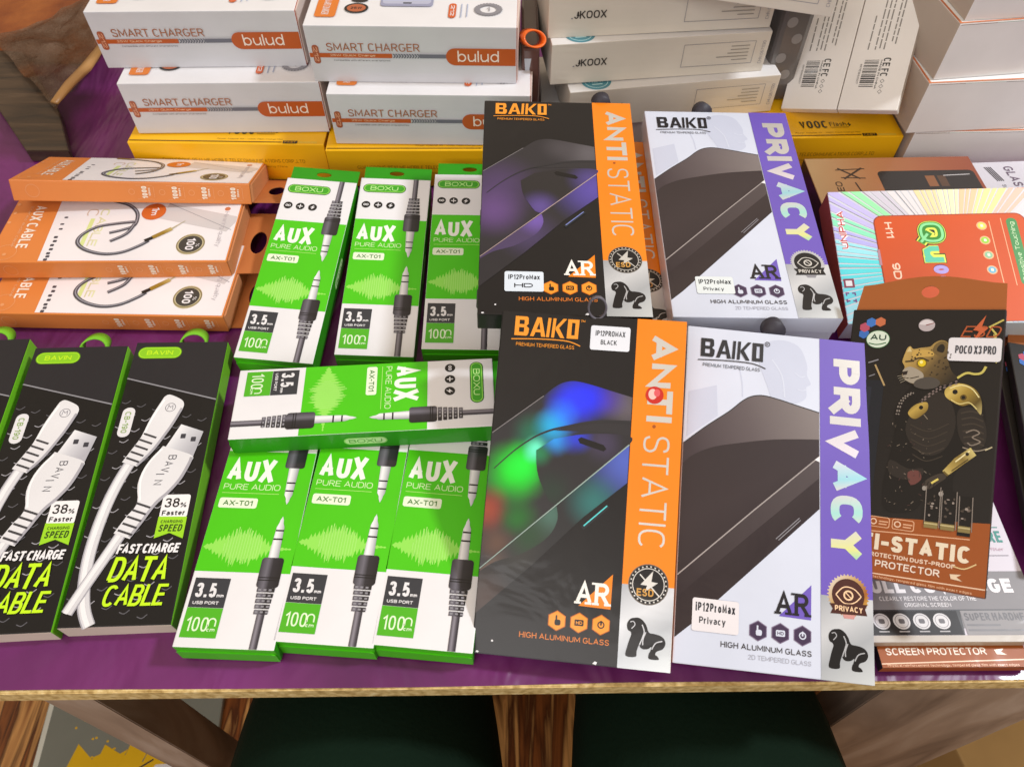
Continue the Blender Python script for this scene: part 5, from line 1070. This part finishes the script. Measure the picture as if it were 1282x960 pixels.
# ================================================================ below the table
def m_tr(t, b):
    f, _ = nz(t, 300, 3); g, _ = nz(t, 7, 4); t.links.new(ramp(t, g, [(.3, '#08180E'), (.7, '#0E2216')]), b.inputs['Base Color']); bump(t, b, f, .4, .001); b.inputs['Specular IOR Level'].default_value = .12
M_TR = proc('dark_green_trousers', m_tr, .9); M_SHOE = mat('#1B1817', .5, 0, 0); 
def skinned(name, verts, edges, radii, m, parent=None, sub=2):
    me = bpy.data.meshes.new(name); me.from_pydata(verts, edges, []); o = link(name, me, parent)
    md = o.modifiers.new('skin', 'SKIN'); md.use_smooth_shade = True
    for i, rr_ in enumerate(radii): me.skin_vertices[0].data[i].radius = rr_ if isinstance(rr_, tuple) else (rr_, rr_)
    me.skin_vertices[0].data[0].use_root = True
    s = o.modifiers.new('smooth', 'SUBSURF'); s.levels = s.render_levels = sub
    me.materials.append(m); return o
pv = [(.02, -.34, -.10), (.02, -.36, .06), (-.075, -.25, -.115), (-.082, -.08, -.125), (-.09, .10, -.135), (-.092, .165, -.15), (-.095, .185, -.30), (-.098, .19, -.50), (-.098, .185, -.585),
      (.125, -.25, -.115), (.122, -.08, -.125), (.12, .10, -.135), (.12, .165, -.15), (.125, .185, -.30), (.13, .19, -.50), (.13, .185, -.585)]
pe = [(0, 1), (0, 2), (2, 3), (3, 4), (4, 5), (5, 6), (6, 7), (7, 8), (0, 9), (9, 10), (10, 11), (11, 12), (12, 13), (13, 14), (14, 15)]
pr = [(.15, .12), (.14, .11), .112, .104, .092, .078, .064, .05, .052, .112, .104, .092, .078, .064, .05, .052]
person = skinned('person', pv, pe, pr, M_TR)
person['label'] = 'seated person in dark green trousers, only the thighs visible below the table edge'; person['category'] = 'person'
for sx in (-.098, .13):
    skinned('shoe', [(sx, .17, -.608), (sx, .22, -.612), (sx, .30, -.618), (sx, .34, -.622)], [(0, 1), (1, 2), (2, 3)], [(.034, .034), (.038, .034), (.042, .026), (.030, .018)], M_SHOE, person)
bk = slab('printed_booklet', [(-.11, -.08), (.11, -.08), (.11, .08), (-.11, .08)], 0, .008, mat('#8A8A80', .4, 0, .2)); put(bk, (-.475, .185, -.6398, 4, 0, 0))
bk['label'] = 'grey and yellow printed booklet on the floor by the left table leg'; bk['category'] = 'booklet'
a = Art(face(220, 160, 8, 'top')); a.part('cover_picture'); rr = random.Random(2)
a.rect(1, 1, 218, 158, mat('#7C8078'), 0); YB = mat('#E0B414'); a.rect(1, 1, 6, 158, mat('#D9DCD2'), 1)
for k in range(12):
    x = 20+k*11; a.poly([(x, 158), (x+8, 158), (x+40+rr.uniform(0, 20), 60+rr.uniform(0, 30)), (x+30, 60+rr.uniform(0, 30))], YB, 2+k%5)
for k in range(22): a.ell(rr.uniform(20, 120), rr.uniform(20, 90), 1.6, 1.4, YB, 1, 8)
a.poly([(90, 158), (150, 92), (219, 92), (219, 158)], mat('#DADADF'), 8); a.line([(84, 120), (146, 86)], 2, CHAR, 9); a.build(bk)
cb = link('cardboard_box', carton(.46, .34, .11, *[board('#C2A06A')]*6, bev=.003)); put(cb, (.74, .12, -.64, 12, 0, 0))
cb['label'] = 'tan cardboard box on the floor by the right table leg'; cb['category'] = 'cardboard box'
ft = Art(face(460, 340, 110, 'top')); ft.part('tape_strip').rect(0, 158, 460, 24, mat('#B08A52', .3, 0, .3), 1); ft.build(cb)
fc = link('floor_cable', tube(spline_pts if 0 else [(.30+.05*math.sin(k*.5), .28-.012*k, -.634) for k in range(16)], .004, mat('#1C1A1C', .5, 0, 0), 'floor_cable')); fc['label'] = 'thin black cable on the floor in front of the cardboard box'; fc['category'] = 'cable'
